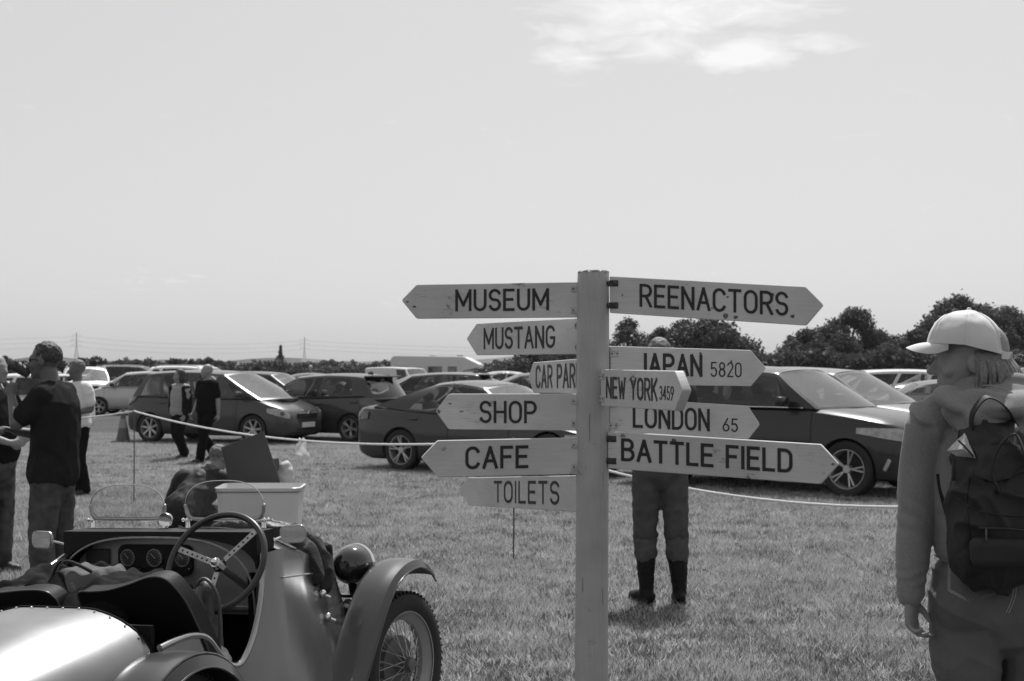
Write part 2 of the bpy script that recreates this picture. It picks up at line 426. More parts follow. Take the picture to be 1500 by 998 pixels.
def tree(px, ptop, wpx, d, label, dens=1.0, airy=0.0, seed=0, cat='tree', low=0.12, mt=None, group='trees beyond the car park'):
    rs = np.random.RandomState(seed + 11)
    x = (px - 750) / FPX * d; H = CAM_H + (HORZ - ptop) / FPX * d - gz(d); Wd = wpx / FPX * d / 2
    root = empty('tree', (x, d, gz(d)), rs.uniform(0, 6), label, cat, group)
    bm = bmesh.new()
    r0 = 0.028 * H + 0.05
    lean = rs.normal(0, .03, 2) * H
    limb(bm, [(0, 0, -.2), (lean[0] * .3, lean[1] * .3, H * .3), (lean[0], lean[1], H * .78)], [r0 * 1.25, r0 * .8, r0 * .2], n=8)
    cen = []
    nb = 26
    for i in range(nb):
        f = (i + .5) / nb; a = i * 2.4 + rs.uniform(-.4, .4)
        z = H * (low + .12 + (0.92 - low - .12) * f)
        prof = math.sin(math.pi * min(1, max(0.0, (f * .88 + .14)))) ** .6
        rad = Wd * prof * rs.uniform(.5, .84)
        c = np.array([math.cos(a) * rad, math.sin(a) * rad, z]); cr_ = Wd * rs.uniform(.24, .40) * (1 - .35 * f)
        cen.append((c, cr_))
        if i % 2 == 0: limb(bm, [(lean[0] * .5, lean[1] * .5, z * .62), tuple(c * np.array([.5, .5, .85])), tuple(c)], [r0 * .4, r0 * .22, r0 * .07], n=5, k=2)
    obj('trunk', bm, BARK, root)
    P, Nn = [], []
    for c, q in cen:
        n = int(620 * dens * (1 - airy * .6) * rs.uniform(.7, 1.3))
        dv = rs.normal(size=(n, 3)); dv /= np.linalg.norm(dv, axis=1)[:, None]
        # lumpy clump: twigs radiating
        tw = 1 + .3 * np.sin(dv[:, 0] * 7 + q * 9) * np.sin(dv[:, 1] * 6 + c[0]) + .15 * np.sin(dv[:, 2] * 13)
        rr = q * rs.uniform(.25 if airy else .6, 1, n) ** .6 * tw
        P.append(c + dv * rr[:, None] * np.array([1, 1, .8])); Nn.append(dv)
    # twiggy fringe
    P = np.concatenate(P); Nn = np.concatenate(Nn)
    P += rs.normal(0, .035 * Wd, P.shape)
    leafmesh('crown', P, max(0.16, 0.045 * Wd + .07), mt or LEAF, root, Nn, seed)
    return root
T = [
 # px, top y, width px, depth, airy, label
 (1040, 470, 160, 120, .0, 'broad dark tree rising behind the upper right fingerboards'),
 (968, 478, 80, 122, .3, 'dark bushy tree directly behind the standing man'),
 (920, 462, 90, 116, 1.0, 'thin see-through tree close to the right edge of the signpost'),
 (1185, 482, 105, 125, .0, 'low bushy tree right of the gap under the reenactors board'),
 (1248, 448, 110, 130, .0, 'tall round-headed tree above the bonnet of the black estate car'),
 (1300, 505, 90, 124, .1, 'low dark tree filling the dip left of the cap peak'),
 (1345, 480, 80, 128, .3, 'loose bush behind the peak of the white cap'),
 (1405, 432, 150, 135, .0, 'tallest oak-like tree directly behind the woman in the cap'),
 (1475, 448, 120, 140, .1, 'dark tree in the right corner behind the cap strap'),
 (1530, 445, 120, 136, .1, 'dark tree cut by the right picture edge'),
 (1128, 522, 80, 150, .2, 'small far bush in the gap between the two groups of trees'),
 (1215, 478, 120, 128, .0, 'rounded tree joining the tall round-headed tree on its left'),
 (1290, 486, 110, 132, .0, 'broad tree closing the group behind the dark saloon car'),
 (1372, 462, 110, 133, .1, 'tree merging into the left flank of the tallest tree'),
 (1440, 446, 130, 136, .0, 'tree merging into the right flank of the tallest tree'),
 (1005, 470, 130, 126, .0, 'dark tree filling the group right of the standing man'),
 (1165, 500, 90, 122, .1, 'low tree at the left end of the right-hand group'),
 (795, 506, 120, 118, .0, 'dark bushy tree seen under the mustang board'),
 (845, 500, 90, 124, .2, 'dark tree half hidden by the post'),
 (1085, 500, 90, 118, .1, 'low dark tree behind the japan board tip'),
]
for i, (px, ty, w, d, airy, lab) in enumerate(T):
    tree(px, ty, w, d, lab, airy=airy, seed=i, dens=1.25, low=0.0)
tree(263, 525, 30, 210, 'small round tree standing above the left hedge line', seed=31, low=.0, dens=.5)
tree(392, 528, 30, 190, 'low round tree left of the conifer', seed=32, low=.0, dens=.5)
tree(450, 532, 40, 195, 'low flat-topped tree right of the conifer', seed=33, low=.0, dens=.5)
# conifer
def conifer(px, ptop, wpx, d, label):
    x = (px - 750) / FPX * d; H = CAM_H + (HORZ - ptop) / FPX * d - gz(d); Wd = wpx / FPX * d / 2
    root = empty('conifer', (x, d, gz(d)), 0, label, 'tree'); rs = np.random.RandomState(5)
    bm = bmesh.new(); limb(bm, [(0, 0, 0), (0, 0, H)], [.16, .03], n=6); obj('trunk', bm, BARK, root)
    P = []
    for z in np.linspace(.6, H * .98, 22):
        r = Wd * (1 - z / H) ** 1.15 * rs.uniform(.6, 1.25) + .04
        for a in rs.uniform(0, 6.28, 9):
            n = 22; t = rs.rand(n)
            P.append(np.stack([np.cos(a) * r * t, np.sin(a) * r * t, z + .25 * t - .35 * t * t * r + rs.normal(0, .06, n)], 1) + rs.normal(0, .06, (n, 3)))
    leafmesh('crown', np.concatenate(P), .20, LEAF, root)
conifer(411, 508, 34, 220, 'lone pointed conifer standing above the hedge left of the second pylon')
def hedge(name, px0, px1, d0, d1, top0, top1, label, mt, n=9000, size=.25, thick=1.3, reeds=False, seed=0):
    a = np.array([(px0 - 750) / FPX * d0, d0]); b = np.array([(px1 - 750) / FPX * d1, d1])
    rs = np.random.RandomState(seed)
    zg = gz(min(d0, d1)); root = empty(name, (float(a[0]), float(a[1]), zg), 0, label, 'hedge')
    t = rs.rand(n); L = np.linalg.norm(b - a); nrm = np.array([-(b - a)[1], (b - a)[0]]) / L
    h0 = CAM_H + (HORZ - top0) / FPX * d0 - zg; h1 = CAM_H + (HORZ - top1) / FPX * d1 - zg
    hh = lerp(h0, h1, t) * (1 + .07 * np.sin(t * L * .9) + .05 * np.sin(t * L * 2.3 + 1) + .04 * np.sin(t * L * 5.1))
    u = rs.uniform(-1, 1, n); z = hh * np.sqrt(rs.rand(n)); w = thick * np.sqrt(np.clip(1 - (z / (hh + .2)) ** 4, .05, 1))
    P = np.stack([a[0] + (b - a)[0] * t + nrm[0] * u * w, a[1] + (b - a)[1] * t + nrm[1] * u * w, z], 1)
    P += rs.normal(0, .08, P.shape); P[:, 0] -= a[0]; P[:, 1] -= a[1]
    leafmesh('foliage', P, size, mt, root, None, seed)
    bm = bmesh.new()
    for q in range(int(L / 2.5)):
        f = (q + .5) / int(L / 2.5); c = (b - a) * f
        limb(bm, [(c[0], c[1], 0), (c[0] + rs.normal(0, .2), c[1], h0 * .8)], [.07, .03], n=5, k=1)
    o = obj('stem', bm, BARK, root); o['kind'] = 'stuff'
    if reeds:
        bm = bmesh.new()
        for q in range(260):
            f = rs.rand(); c = (b - a) * f; h = lerp(h0, h1, f) * rs.uniform(1.0, 1.14); l = rs.normal(0, .12, 2)
            v = [bm.verts.new((c[0] - .03, c[1] - .4, 0)), bm.verts.new((c[0] + .03, c[1] - .4, 0)), bm.verts.new((c[0] + l[0], c[1] - .4 + l[1], h))]
            bm.faces.new(v)
        o = obj('reed', bm, mt, root, smooth=False); o['kind'] = 'stuff'
hedge('hedge', -60, 330, 95, 100, 531, 533, 'dark hedge behind the jeep and the silver hatchback', LEAF, 14000, .35, seed=1)
hedge('hedge', 300, 470, 84, 86, 541, 543, 'dark clipped hedge behind the sparkling windscreen', LEAF, 9000, .28, seed=2)
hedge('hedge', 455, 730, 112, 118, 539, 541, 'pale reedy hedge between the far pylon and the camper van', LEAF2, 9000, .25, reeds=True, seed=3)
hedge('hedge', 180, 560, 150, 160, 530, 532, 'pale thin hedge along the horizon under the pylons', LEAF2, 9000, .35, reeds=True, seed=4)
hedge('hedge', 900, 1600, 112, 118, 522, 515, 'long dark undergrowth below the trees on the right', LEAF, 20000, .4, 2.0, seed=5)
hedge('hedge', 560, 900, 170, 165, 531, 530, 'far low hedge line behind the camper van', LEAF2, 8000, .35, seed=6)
bm = bmesh.new()
rs = np.random.RandomState(4)
def ridge(y0, h, x0, x1, n, seed):
    rs = np.random.RandomState(seed)
    tops = [(lerp(x0, x1, i / n), h * (0.75 + .25 * math.sin(i * .7) * math.sin(i * .23 + 1)) + rs.uniform(-.1, .1) * h) for i in range(n + 1)]
    for (xa, ha), (xb, hb) in zip(tops, tops[1:]):
        A = [bm.verts.new(p) for p in ((xa, y0, -1), (xb, y0, -1), (xb, y0 + 15, hb), (xa, y0 + 15, ha), (xa, y0 + 90, -1), (xb, y0 + 90, -1))]
        bm.faces.new((A[0], A[1], A[2], A[3])); bm.faces.new((A[3], A[2], A[5], A[4]))
ridge(760, 5.0, -560, 700, 150, 2); ridge(1000, 8.5, -700, 800, 120, 3)
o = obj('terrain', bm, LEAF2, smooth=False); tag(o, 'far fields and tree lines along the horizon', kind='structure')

# ------------------------------------------------------------ pylons with wires
STEEL = mat('galvanised_steel', 0.3, 0.5, metal=0.3)
def pylon(px, ptop, d, label):
    x = (px - 750) / FPX * d; H = CAM_H + (HORZ - ptop) / FPX * d
    root = empty('pylon', (x, d, 0), R(12), label, 'pylon', 'electricity pylons on the horizon')
    t = .12
    bm = bmesh.new(); w = lambda z: lerp(.085 * H, .012 * H, min(1, z / (H * .62))) if z < H * .62 else lerp(.012 * H, .006 * H, (z / H - .62) / .38)
    for sx in (-1, 1):
        for sy in (-1, 1):
            tube(bm, [(sx * w(z), sy * w(z), z) for z in (0, H * .3, H * .62, H)], t, 4, 1)
    obj('leg', bm, STEEL, root)
    bm = bmesh.new(); z = 0
    while z < H * .97:
        z2 = z + max(1.2, w(z) * 1.7)
        for s in (-1, 1):
            tube(bm, [(-w(z), s * w(z), z), (w(z2), s * w(z2), z2)], t * .55, 4, 1); tube(bm, [(w(z), s * w(z), z), (-w(z2), s * w(z2), z2)], t * .55, 4, 1)
        z = z2
    obj('brace', bm, STEEL, root)
    for z, q in ((.64, .13), (.78, .16), (.91, .11)):
        bm = bmesh.new(); z *= H; q *= H
        for s in (-1, 1):
            tube(bm, [(s * w(z), 0, z), (s * q, 0, z + .1)], t * .8, 4, 1); tube(bm, [(s * w(z), 0, z + .05 * H), (s * q, 0, z + .1)], t * .8, 4, 1)
            tube(bm, [(s * q, 0, z), (s * q, 0, z - .03 * H)], t * .7, 4, 1)
        obj('cross_arm', bm, STEEL, root)
    return Vector((x, d, 0)), H
A, HA = pylon(112, 487, 1050, 'left steel lattice pylon standing directly above the white jeep')
B, HB = pylon(446, 494, 1150, 'right steel lattice pylon beside the pointed conifer')
def wires(p, hp, q, hq, label):
    root = empty('power_line', tuple(p), 0, label, 'power line')
    for z, w in ((.61, .13), (.75, .16), (.88, .11)):
        for s in (-1, 1):
            bm = bmesh.new(); a = Vector((s * w * hp, 0, z * hp)); b = q - p + Vector((s * w * hq, 0, z * hq))
            tube(bm, [a.lerp(b, i / 14) - Vector((0, 0, hp * .16 * 4 * (i / 14) * (1 - i / 14))) for i in range(15)], .055, 3, 1)
            obj('wire', bm, STEEL, root)
wires(A, HA, B, HB, 'power lines strung between the two pylons')
wires(B, HB, Vector((130, 1400, 0)), HB, 'power lines running right from the right pylon towards the camper van')
wires(Vector((-640, 950, 0)), HA, A, HA, 'power lines entering from the left picture edge')
# ------------------------------------------------------------ modern cars (local: +X forward, +Y left, Z up)
RUB = mat('tyre_rubber', 0.018, 0.75, bump=0.2, bscale=80)
ALLOY = mat('alloy_rim', 0.5, 0.32, metal=0.7, var=0.1)
PLAST = mat('black_trim', 0.02, 0.5)
INTER = mat('interior_cloth', 0.03, 0.8)
CHROME = mat('chrome', 0.75, 0.12, metal=1.0)
LAMP = mat('lamp_lens', 0.34, 0.12, coat=1.0, var=0.3, vscale=14)
TAIL = mat('tail_lens', 0.06, 0.15, coat=1.0)
PLATE = mat('plate_white', 0.6, 0.4)
PLATEY = mat('plate_yellow', 0.5, 0.4)
WIN = glass('car_glass', 0.68, 0.05)
SCREEN = glass('windscreen_glass', 0.6, 0.17, 0.04)
def paint(v, metal=0.25):
    return mat('car_paint_%02d_%d' % (int(v * 100), int(metal * 100)), v, 0.3, metal=metal, coat=0.6, var=0.05, vscale=3, spec=.3)
SEC = [(0, 0), (.8, 0), (.95, .05), (.99, .2), (1.0, .42), (.995, .62), (.975, .74), (.965, .84), (.93, .95), (.86, .995), (.5, 1.03), (0, 1.045)]
def car(spec):
    S = dict(L=4.4, W=1.8, H=1.5, wb=2.6, fo=.9, wr=.32, ww=.21, ground=.17,
             top=None, plan=None, a0=1.2, a1=1.9, c1=3.6, c0=4.2, zr=None, rw=.72, bw=.9, panes=None, bow=.22, spokes=5, twin=False,
             paint=.1, metal=.25, seats=2, detail=2, rail=False, trim=False, panel=False, cut=1.12)
    S.update(spec)
    L, W, H = S['L'], S['W'], S['H']; hw = W / 2
    xo = S['fo'] + S['wb'] / 2                       # distance from nose to mid wheelbase
    X = lambda s: xo - s                             # s measured from nose backwards
    root = empty('parked_car', (0, 0, 0))
    top = S['top'] or [(0, .55), (.06, .66), (.25, .74), (S['a0'] - .25, .95), (S['a0'] + .3, .98), (S['c0'] - .3, 1.02), (L - .25, 1.0), (L - .05, .9), (L, .8)]
    plan = S['plan'] or [(0, .62), (.05, .74), (.16, .86), (.4, .95), (.9, 1.0), (L - 1.0, 1.0), (L - .4, .96), (L - .14, .9), (L - .04, .82), (L, .72)]
    bot = [(0, .30), (.05, .22), (.2, S['ground']), (L - .3, S['ground'] + .02), (L - .05, .26), (L, .34)]
    P = paint(S['paint'], S['metal'])
    def section(s, k, sg=1, off=0):
        w = sinterp(plan, s) * hw; zb = interp(bot, s); zt = sinterp(top, s) - .01
        y, f = SEC[k]
        return Vector((X(s), sg * (w * y + off), zb + (zt - zb) * f))
    def yside(s, z):
        w = sinterp(plan, s) * hw; zb = interp(bot, s); zt = sinterp(top, s)
        f = (z - zb) / (zt - zb)
        for (y0, f0), (y1, f1) in zip(SEC[1:], SEC[2:]):
            if f <= f1: return w * lerp(y0, y1, (f - f0) / max(1e-6, f1 - f0))
        return w * .86
    ss = sorted(set([0, .02, .06, .12, .2, .32, .5] + [L * i / 26 for i in range(4, 24)] + [L - .5, L - .3, L - .18, L - .1, L - .04, L]))
    bm = bmesh.new(); RR = []
    for s in ss:
        r = [section(s, k, 1) for k in range(len(SEC))] + [section(s, k, -1) for k in range(len(SEC) - 2, 0, -1)]
        RR.append(r)
    rings(bm, RR)
    wr = S['wr']; ax = [X(S['fo']), X(S['fo'] + S['wb'])]
    cut = bmesh.new()
    for a in ax:
        for s in (-1, 1):
            cyl(cut, (a, s * (hw - .30), wr), (a, s * (hw + .2), wr), wr * S['cut'], n=28)
    cme = bpy.data.meshes.new('cut'); bmesh.ops.recalc_face_normals(cut, faces=cut.faces); cut.to_mesh(cme); cut.free()
    co_ = bpy.data.objects.new('cut', cme); COL.objects.link(co_)
    def mods(o):
        m = o.modifiers.new('b', 'BOOLEAN'); m.operation = 'DIFFERENCE'; m.object = co_; m.solver = 'EXACT'
    me = evaluated(bm, mods, 'body')
    bpy.data.objects.remove(co_); bpy.data.meshes.remove(cme)
    for m_ in (P, INTER, PLAST): me.materials.append(m_)
    for p in me.polygons:
        c = p.center; s = xo - c.x
        # wheel wells and underside dark, cabin floor dark
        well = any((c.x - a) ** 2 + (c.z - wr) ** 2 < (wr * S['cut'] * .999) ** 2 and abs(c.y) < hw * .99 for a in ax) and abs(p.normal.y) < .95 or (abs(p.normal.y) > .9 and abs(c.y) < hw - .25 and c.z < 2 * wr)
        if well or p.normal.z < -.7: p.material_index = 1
        elif p.normal.z > .6 and S['a0'] + .12 < s < S['c0'] - .12 and abs(c.y) < hw * .8 and not S['panel']: p.material_index = 1
        elif S['trim'] and c.z < S['ground'] + .14: p.material_index = 2
        else: p.material_index = 0
    me.shade_smooth(); me.set_sharp_from_angle(angle=R(38))
    link('body', me, None, root)
    # ---- cabin
    zb = lambda s: sinterp(top, s) - .012
    a0, a1, c1, c0 = S['a0'], S['a1'], S['c1'], S['c0']
    zr = S['zr'] or (H, H)
    wbf = lambda s: sinterp(plan, s) * hw * S['bw']
    wrf = hw * S['rw']
    def rail_z(f): return lerp(H - .10, zr[1] - .09, f) + .055 * math.sin(math.pi * min(1, f * .9 + .02))
    def side(f, t, sg, off=0):
        s = lerp(lerp(a0, c0, f), lerp(a1, c1, f), t)
        sb = lerp(a0, c0, f)
        y = lerp(wbf(sb), wrf * (1 - .05 * (abs(f - .5) * 2) ** 3), t) + .045 * math.sin(math.pi * t * .9) + off
        z = lerp(zb(sb), rail_z(f), t)
        return Vector((X(s), sg * y, z))
    def screen(u, t, e0, e1, f, sgn):
        s0 = e0 + sgn * S['bow'] * (1 - u * u); s1 = e1 + sgn * S['bow'] * .4 * (1 - u * u)
        e = side(f, t, 1)
        x = X(lerp(s0, s1, t)); y = u * e.y
        z = e.z + (1 - u * u) * (.055 * t + .02 * (1 - t)) 
        return Vector((x, y, z))
    panes = S['panes'] or [(.17, .46, .03, .44), (.49, .80, .48, .93)]
    fb = bmesh.new()
    for sg in (-1, 1):
        edges = [(0, 0)]
        for (b0, b1, t0, t1) in panes: edges += [(b0, t0), (b1, t1)]
        edges.append((1, 1)); rows = [0, .04, .25, .5, .75, .90, 1]
        for ci in range(len(edges) - 1):
            ispane = ci % 2 == 1
            pb = bmesh.new() if ispane else None
            nsub = 6 if ispane else 2
            for q in range(nsub):
                for r in range(len(rows) - 1):
                    def pt(qq, t):
                        f = lerp(lerp(edges[ci][0], edges[ci][1], t), lerp(edges[ci + 1][0], edges[ci + 1][1], t), qq / nsub)
                        return side(f, t, sg)
                    vs = [pt(q, rows[r]), pt(q + 1, rows[r]), pt(q + 1, rows[r + 1]), pt(q, rows[r + 1])]
                    if (vs[0] - vs[1]).length < 1e-4 and (vs[2] - vs[3]).length < 1e-4: continue
                    tgt = pb if (ispane and 0 < r < len(rows) - 2) else fb
                    tgt.faces.new([tgt.verts.new(v) for v in vs])
            if pb:
                bmesh.ops.remove_doubles(pb, verts=pb.verts, dist=1e-4)
                if pb.faces: obj('side_window', pb, WIN, root)
                else: pb.free()
    # screens
    for nm, e0, e1, f, sgn, gm_ in (('windscreen', a0, a1, 0, -1, SCREEN), ('rear_window', c0, c1, 1, 1, WIN)):
        if nm == 'rear_window' and S['panel']: continue
        gb = bmesh.new(); us = [-1, -.93, -.6, -.3, 0, .3, .6, .93, 1]; ts = [0, .05, .35, .65, .94, 1]
        for i in range(8):
            for j in range(5):
                tgt = fb if (i in (0, 7) or j in (0, 4)) else gb
                vs = [screen(us[i], ts[j], e0, e1, f, sgn), screen(us[i + 1], ts[j], e0, e1, f, sgn), screen(us[i + 1], ts[j + 1], e0, e1, f, sgn), screen(us[i], ts[j + 1], e0, e1, f, sgn)]
                tgt.faces.new([tgt.verts.new(v) for v in vs])
        bmesh.ops.remove_doubles(gb, verts=gb.verts, dist=1e-4)
        obj(nm, gb, gm_, root)
    if S['panel']:
        grid(fb, lambda u, v: screen(u * 2 - 1, v, c0, c1, 1, 1), 8, 3)
    # roof
    def roofp(u, f):
        e = side(f, 1, 1); uu = u * 2 - 1
        s = lerp(a1 - S['bow'] * .4 * (1 - uu * uu), c1 + S['bow'] * .4 * (1 - uu * uu), f)
        k = 1 - abs(uu) ** 2.6
        return Vector((X(s), uu * e.y, e.z + .055 * k))
    grid(fb, roofp, 12, 14)
    bmesh.ops.remove_doubles(fb, verts=fb.verts, dist=2e-3)
    obj('roof', fb, P, root, ang=50)
    # ---- doors, handles, seams
    if S['detail'] >= 1:
        ds = S.get('doors') or [(S['a0'] + .12, (a1 + c1) / 2 + .0), ((a1 + c1) / 2 + .01, c1 + .05)]
        for sg in (-1, 1):
            for (s0, s1) in ds:
                for off, grow, mm, nm in ((.0015, .012, PLAST, 'door_seal'), (.005, 0, P, 'door')):
                    db = bmesh.new()
                    def dp(u, v):
                        s = lerp(s0 - grow, s1 + grow, u)
                        z0 = interp(bot, s) + .10 - grow; z1 = sinterp(top, s) * .955
                        z = lerp(z0, z1, v)
                        # rear door edge follows the arch
                        for a in ax:
                            rr = wr * 1.17 - grow
                            if abs(X(s) - a) < rr:
                                z = max(z, wr + math.sqrt(rr * rr - (X(s) - a) ** 2))
                        return Vector((X(s), sg * (yside(s, z) + off), z))
                    grid(db, dp, 14, 10)
                    o = obj(nm, db, mm, root)
                    if nm == 'door': dr = o
                hb = bmesh.new(); s = s1 - .16; z = sinterp(top, s) * .955 - .10
                box(hb, (X(s), sg * (yside(s, z) + .022), z), (.2, .02, .028), bev=.008)
                o = obj('door_handle', hb, P if S['detail'] > 1 else PLAST, dr)
    # ---- mirrors
    for sg in (-1, 1):
        mb = bmesh.new(); s = a0 + .42; z = zb(s) + .09
        box(mb, (X(s), sg * (hw + .08), z), (.11, .22, .13), bev=.035, seg=2)
        box(mb, (X(s), sg * (hw - .03), z - .05), (.06, .14, .035), bev=.01)
        obj('wing_mirror', mb, P if S['detail'] > 1 else PLAST, root)
    # ---- lamps
    hz = interp(top, .12); 
    for sg in (-1, 1):
        def lampgrid(s0, s1, z0, z1, nm, mm, back=False, taper=.0):
            lb = bmesh.new()
            def lp(u, v):
                s = lerp(s0, s1, u); q = u if not back else 1 - u
                zz = lerp(lerp(z0, z0 + taper * (z1 - z0), q), z1, v)
                zz = min(zz, sinterp(top, s) - .02)
                return Vector((X(s), sg * (yside(s, zz) + .012), zz))
            grid(lb, lp, 8, 5); solid(lb, -.006)
            return obj(nm, lb, mm, root)
        h0, h1 = S.get('hl', (.50, .66))
        hl = lampgrid(.05, S.get('hls', .5), h0, h1, 'headlight', LAMP, taper=.6)
        if S['detail'] > 1:
            bb = bmesh.new(); s = .2; z = (h0 + h1) / 2
            cyl(bb, (X(s) - .02, sg * (yside(s, z) - .06), z), (X(s) + .04, sg * (yside(s, z) - .04 + .045), z), .05, n=14)
            obj('bulb', bb, CHROME, hl)
        t0, t1 = S.get('tl', (.72, .95))
        lampgrid(L - S.get('tls', .3), L - .02, t0, t1, 'tail_light', TAIL, True, .3)
    # front: grille, lower intake, plate, badge
    fx = X(0)
    gz = S.get('gz', .56)
    gb = bmesh.new(); box(gb, (fx - .012, 0, gz), (.05, W * .42, .12), bev=.012)
    for i in range(3 if S['detail'] > 1 else 0): box(gb, (fx + .015, 0, gz - .035 + .035 * i), (.015, W * .40, .008))
    gr = obj('grille', gb, PLAST, root)
    if S.get('badge'):
        bb = bmesh.new()
        prism(bb, [(0, .075), (.05, 0), (0, -.075), (-.05, 0)], .02, Matrix.Translation((fx + .02, 0, gz + .03)) @ fr((0, 1, 0)).to_4x4() @ Matrix.Rotation(R(90), 4, 'X'))
        obj('badge', bb, CHROME, gr)
    gb = bmesh.new(); box(gb, (fx - .03, 0, .30), (.06, W * .5, .10), bev=.012); obj('air_intake', gb, PLAST, root)
    for nm, xx, zz, mm in (('number_plate', fx + .012, .42, PLATE), ('number_plate', X(L) - .012, S.get('rpz', .62), PLATEY)):
        gb = bmesh.new(); box(gb, (xx, 0, zz), (.02, .52, .11), bev=.004); obj(nm, gb, mm, root)
    if S.get('spoiler'):
        gb = bmesh.new(); e = side(1, 1, 1)
        box(gb, (X(c1 + .12), 0, e.z + .02), (.26, e.y * 1.9, .035), bev=.012); obj('spoiler', gb, P, root)
    if S['rail']:
        for sg in (-1, 1):
            gb = bmesh.new(); tube(gb, [side(.08, 1, sg) + Vector((0, -sg * .04, .02)), side(.2, 1, sg) + Vector((0, -sg * .04, .07)), side(.8, 1, sg) + Vector((0, -sg * .04, .07)), side(.93, 1, sg) + Vector((0, -sg * .04, .02))], .018, 8)
            obj('roof_rail', gb, mat('roof_rail', .5, .35, metal=.6), root)
    if S['trim'] and S['detail'] > 1:
        for sg in (-1, 1):
            gb = bmesh.new(); tube(gb, [side(f, .015, sg, .006) for f in (.06, .2, .4, .6, .8, .95)], .008, 6); obj('chrome_moulding', gb, CHROME, root)
            gb = bmesh.new(); box(gb, (X(.35), sg * (yside(.35, .42) + .004), .44), (.05, .02, .16), rot=Euler((0, R(28), 0)).to_matrix(), bev=.004); obj('running_light', gb, LAMP, root)
    if S.get('shark'):
        gb = bmesh.new(); e = roofp(.5, .85); ell(gb, e + Vector((0, 0, .01)), (.08, .02, .05), sub=2); obj('aerial', gb, P, root)
    if S['detail'] > 1:
        gb = bmesh.new(); 
        for q in (-.35, .25): tube(gb, [(X(a0) + .12, q * hw, zb(a0) + .03), (X(a0 + .10), (q + .3) * hw, zb(a0) + .10), (X(a0 + .16), (q + .62) * hw, zb(a0) + .12)], .009, 5)
        obj('wiper', gb, PLAST, root)
    # seats
    if not S['panel']:
        for sx in ([a1 + .35, a1 + 1.15][:S['seats']]):
            for sy in (-.38, .38):
                sb = bmesh.new(); z0 = zb(sx)
                limb(sb, [(X(sx), sy, .45), (X(sx + .1), sy, z0 + .12)], [(.22, .07), (.2, .06)], side=(0, 1, 0), n=10)
                ell(sb, (X(sx + .13), sy, z0 + .23), (.06, .13, .09), sub=2)
                obj('seat', sb, INTER, root)
    sb = bmesh.new(); tw = bmesh.new(); 
    for q in range(24):
        pass
    lathe(sb, [(.185, 0), (.2, .01), (.19, .02)], 20, Matrix.Translation((X(a1 - .05), -.38, zb(a1) + .02)) @ Matrix.Rotation(R(-65), 4, 'Y'))
    tw.free(); obj('steering_wheel', sb, PLAST, root)
    # ---- wheels
    wbm = bmesh.new(); ww = S['ww']
    rr = wr * .68
    lathe(wbm, [(rr, -ww * .45), (rr * .95, -ww * .4), (rr * .93, ww * .3), (rr * 1.0, ww * .46), (rr * 1.035, ww * .46), (rr * 1.035, ww * .40)], 32)
    lathe(wbm, [(rr * .93, -ww * .2), (.01, -ww * .2)], 24)            # back plate
    n = S['spokes']
    for i in range(n):
        a = 2 * math.pi * i / n
        for da in ((-.14, .14) if S['twin'] else (0,)):
            w_ = .022 if S['twin'] else S.get('spw', .038)
            p0 = Vector((math.cos(a) * .05, math.sin(a) * .05, ww * .30)); p1 = Vector((math.cos(a + da) * rr * .96, math.sin(a + da) * rr * .96, ww * .42))
            d = (p1 - p0); M = fr(d, (0, 0, 1))
            if d.length > 0: box(wbm, (p0 + p1) / 2, (d.length, w_, .03), rot=M, bev=.006)
    cyl(wbm, (0, 0, ww * .2), (0, 0, ww * .40), .065, .05, n=14)
    bmesh.ops.recalc_face_normals(wbm, faces=wbm.faces)
    me = bpy.data.meshes.new('wheel'); wbm.to_mesh(me); wbm.free(); me.shade_smooth(); me.set_sharp_from_angle(angle=R(35))
    me.materials.append(ALLOY); me.materials.append(INTER)
    for p in me.polygons:
        if p.center.z < -ww * .1 and abs(p.normal.z) > .9: p.material_index = 1
    tb = bmesh.new(); hw_ = ww / 2
    lathe(tb, [(rr * 1.0, -hw_ * .9), (rr * 1.1, -hw_), (wr * .93, -hw_), (wr * .99, -hw_ * .8), (wr, -hw_ * .4), (wr, hw_ * .4), (wr * .99, hw_ * .8), (wr * .93, hw_), (rr * 1.1, hw_), (rr * 1.03, hw_ * .92), (rr * 1.0, hw_ * .8)], 36)
    tme = bpy.data.meshes.new('tyre'); bmesh.ops.recalc_face_normals(tb, faces=tb.faces); tb.to_mesh(tme); tb.free(); tme.shade_smooth(); tme.set_sharp_from_angle(angle=R(35)); tme.materials.append(RUB)
    for a in ax:
        for sg in (-1, 1):
            w = link('wheel', me, None, root); w.location = (a, sg * (hw - ww / 2 - .015), wr)
            w.rotation_euler = (R(-90) * sg, rnd.uniform(0, 6), 0) if False else (R(-90) * sg, 0, 0)
            w.rotation_mode = 'XYZ'
            w.matrix_local = Matrix.Translation((a, sg * (hw - ww / 2 - .015), wr)) @ Matrix.Rotation(R(-90) * sg, 4, 'X') @ Matrix.Rotation(rnd.uniform(0, 6), 4, 'Z')
            t = link('tyre', tme, None, w)
    root['_wb'] = S['wb']; root['_hw'] = hw
    return root
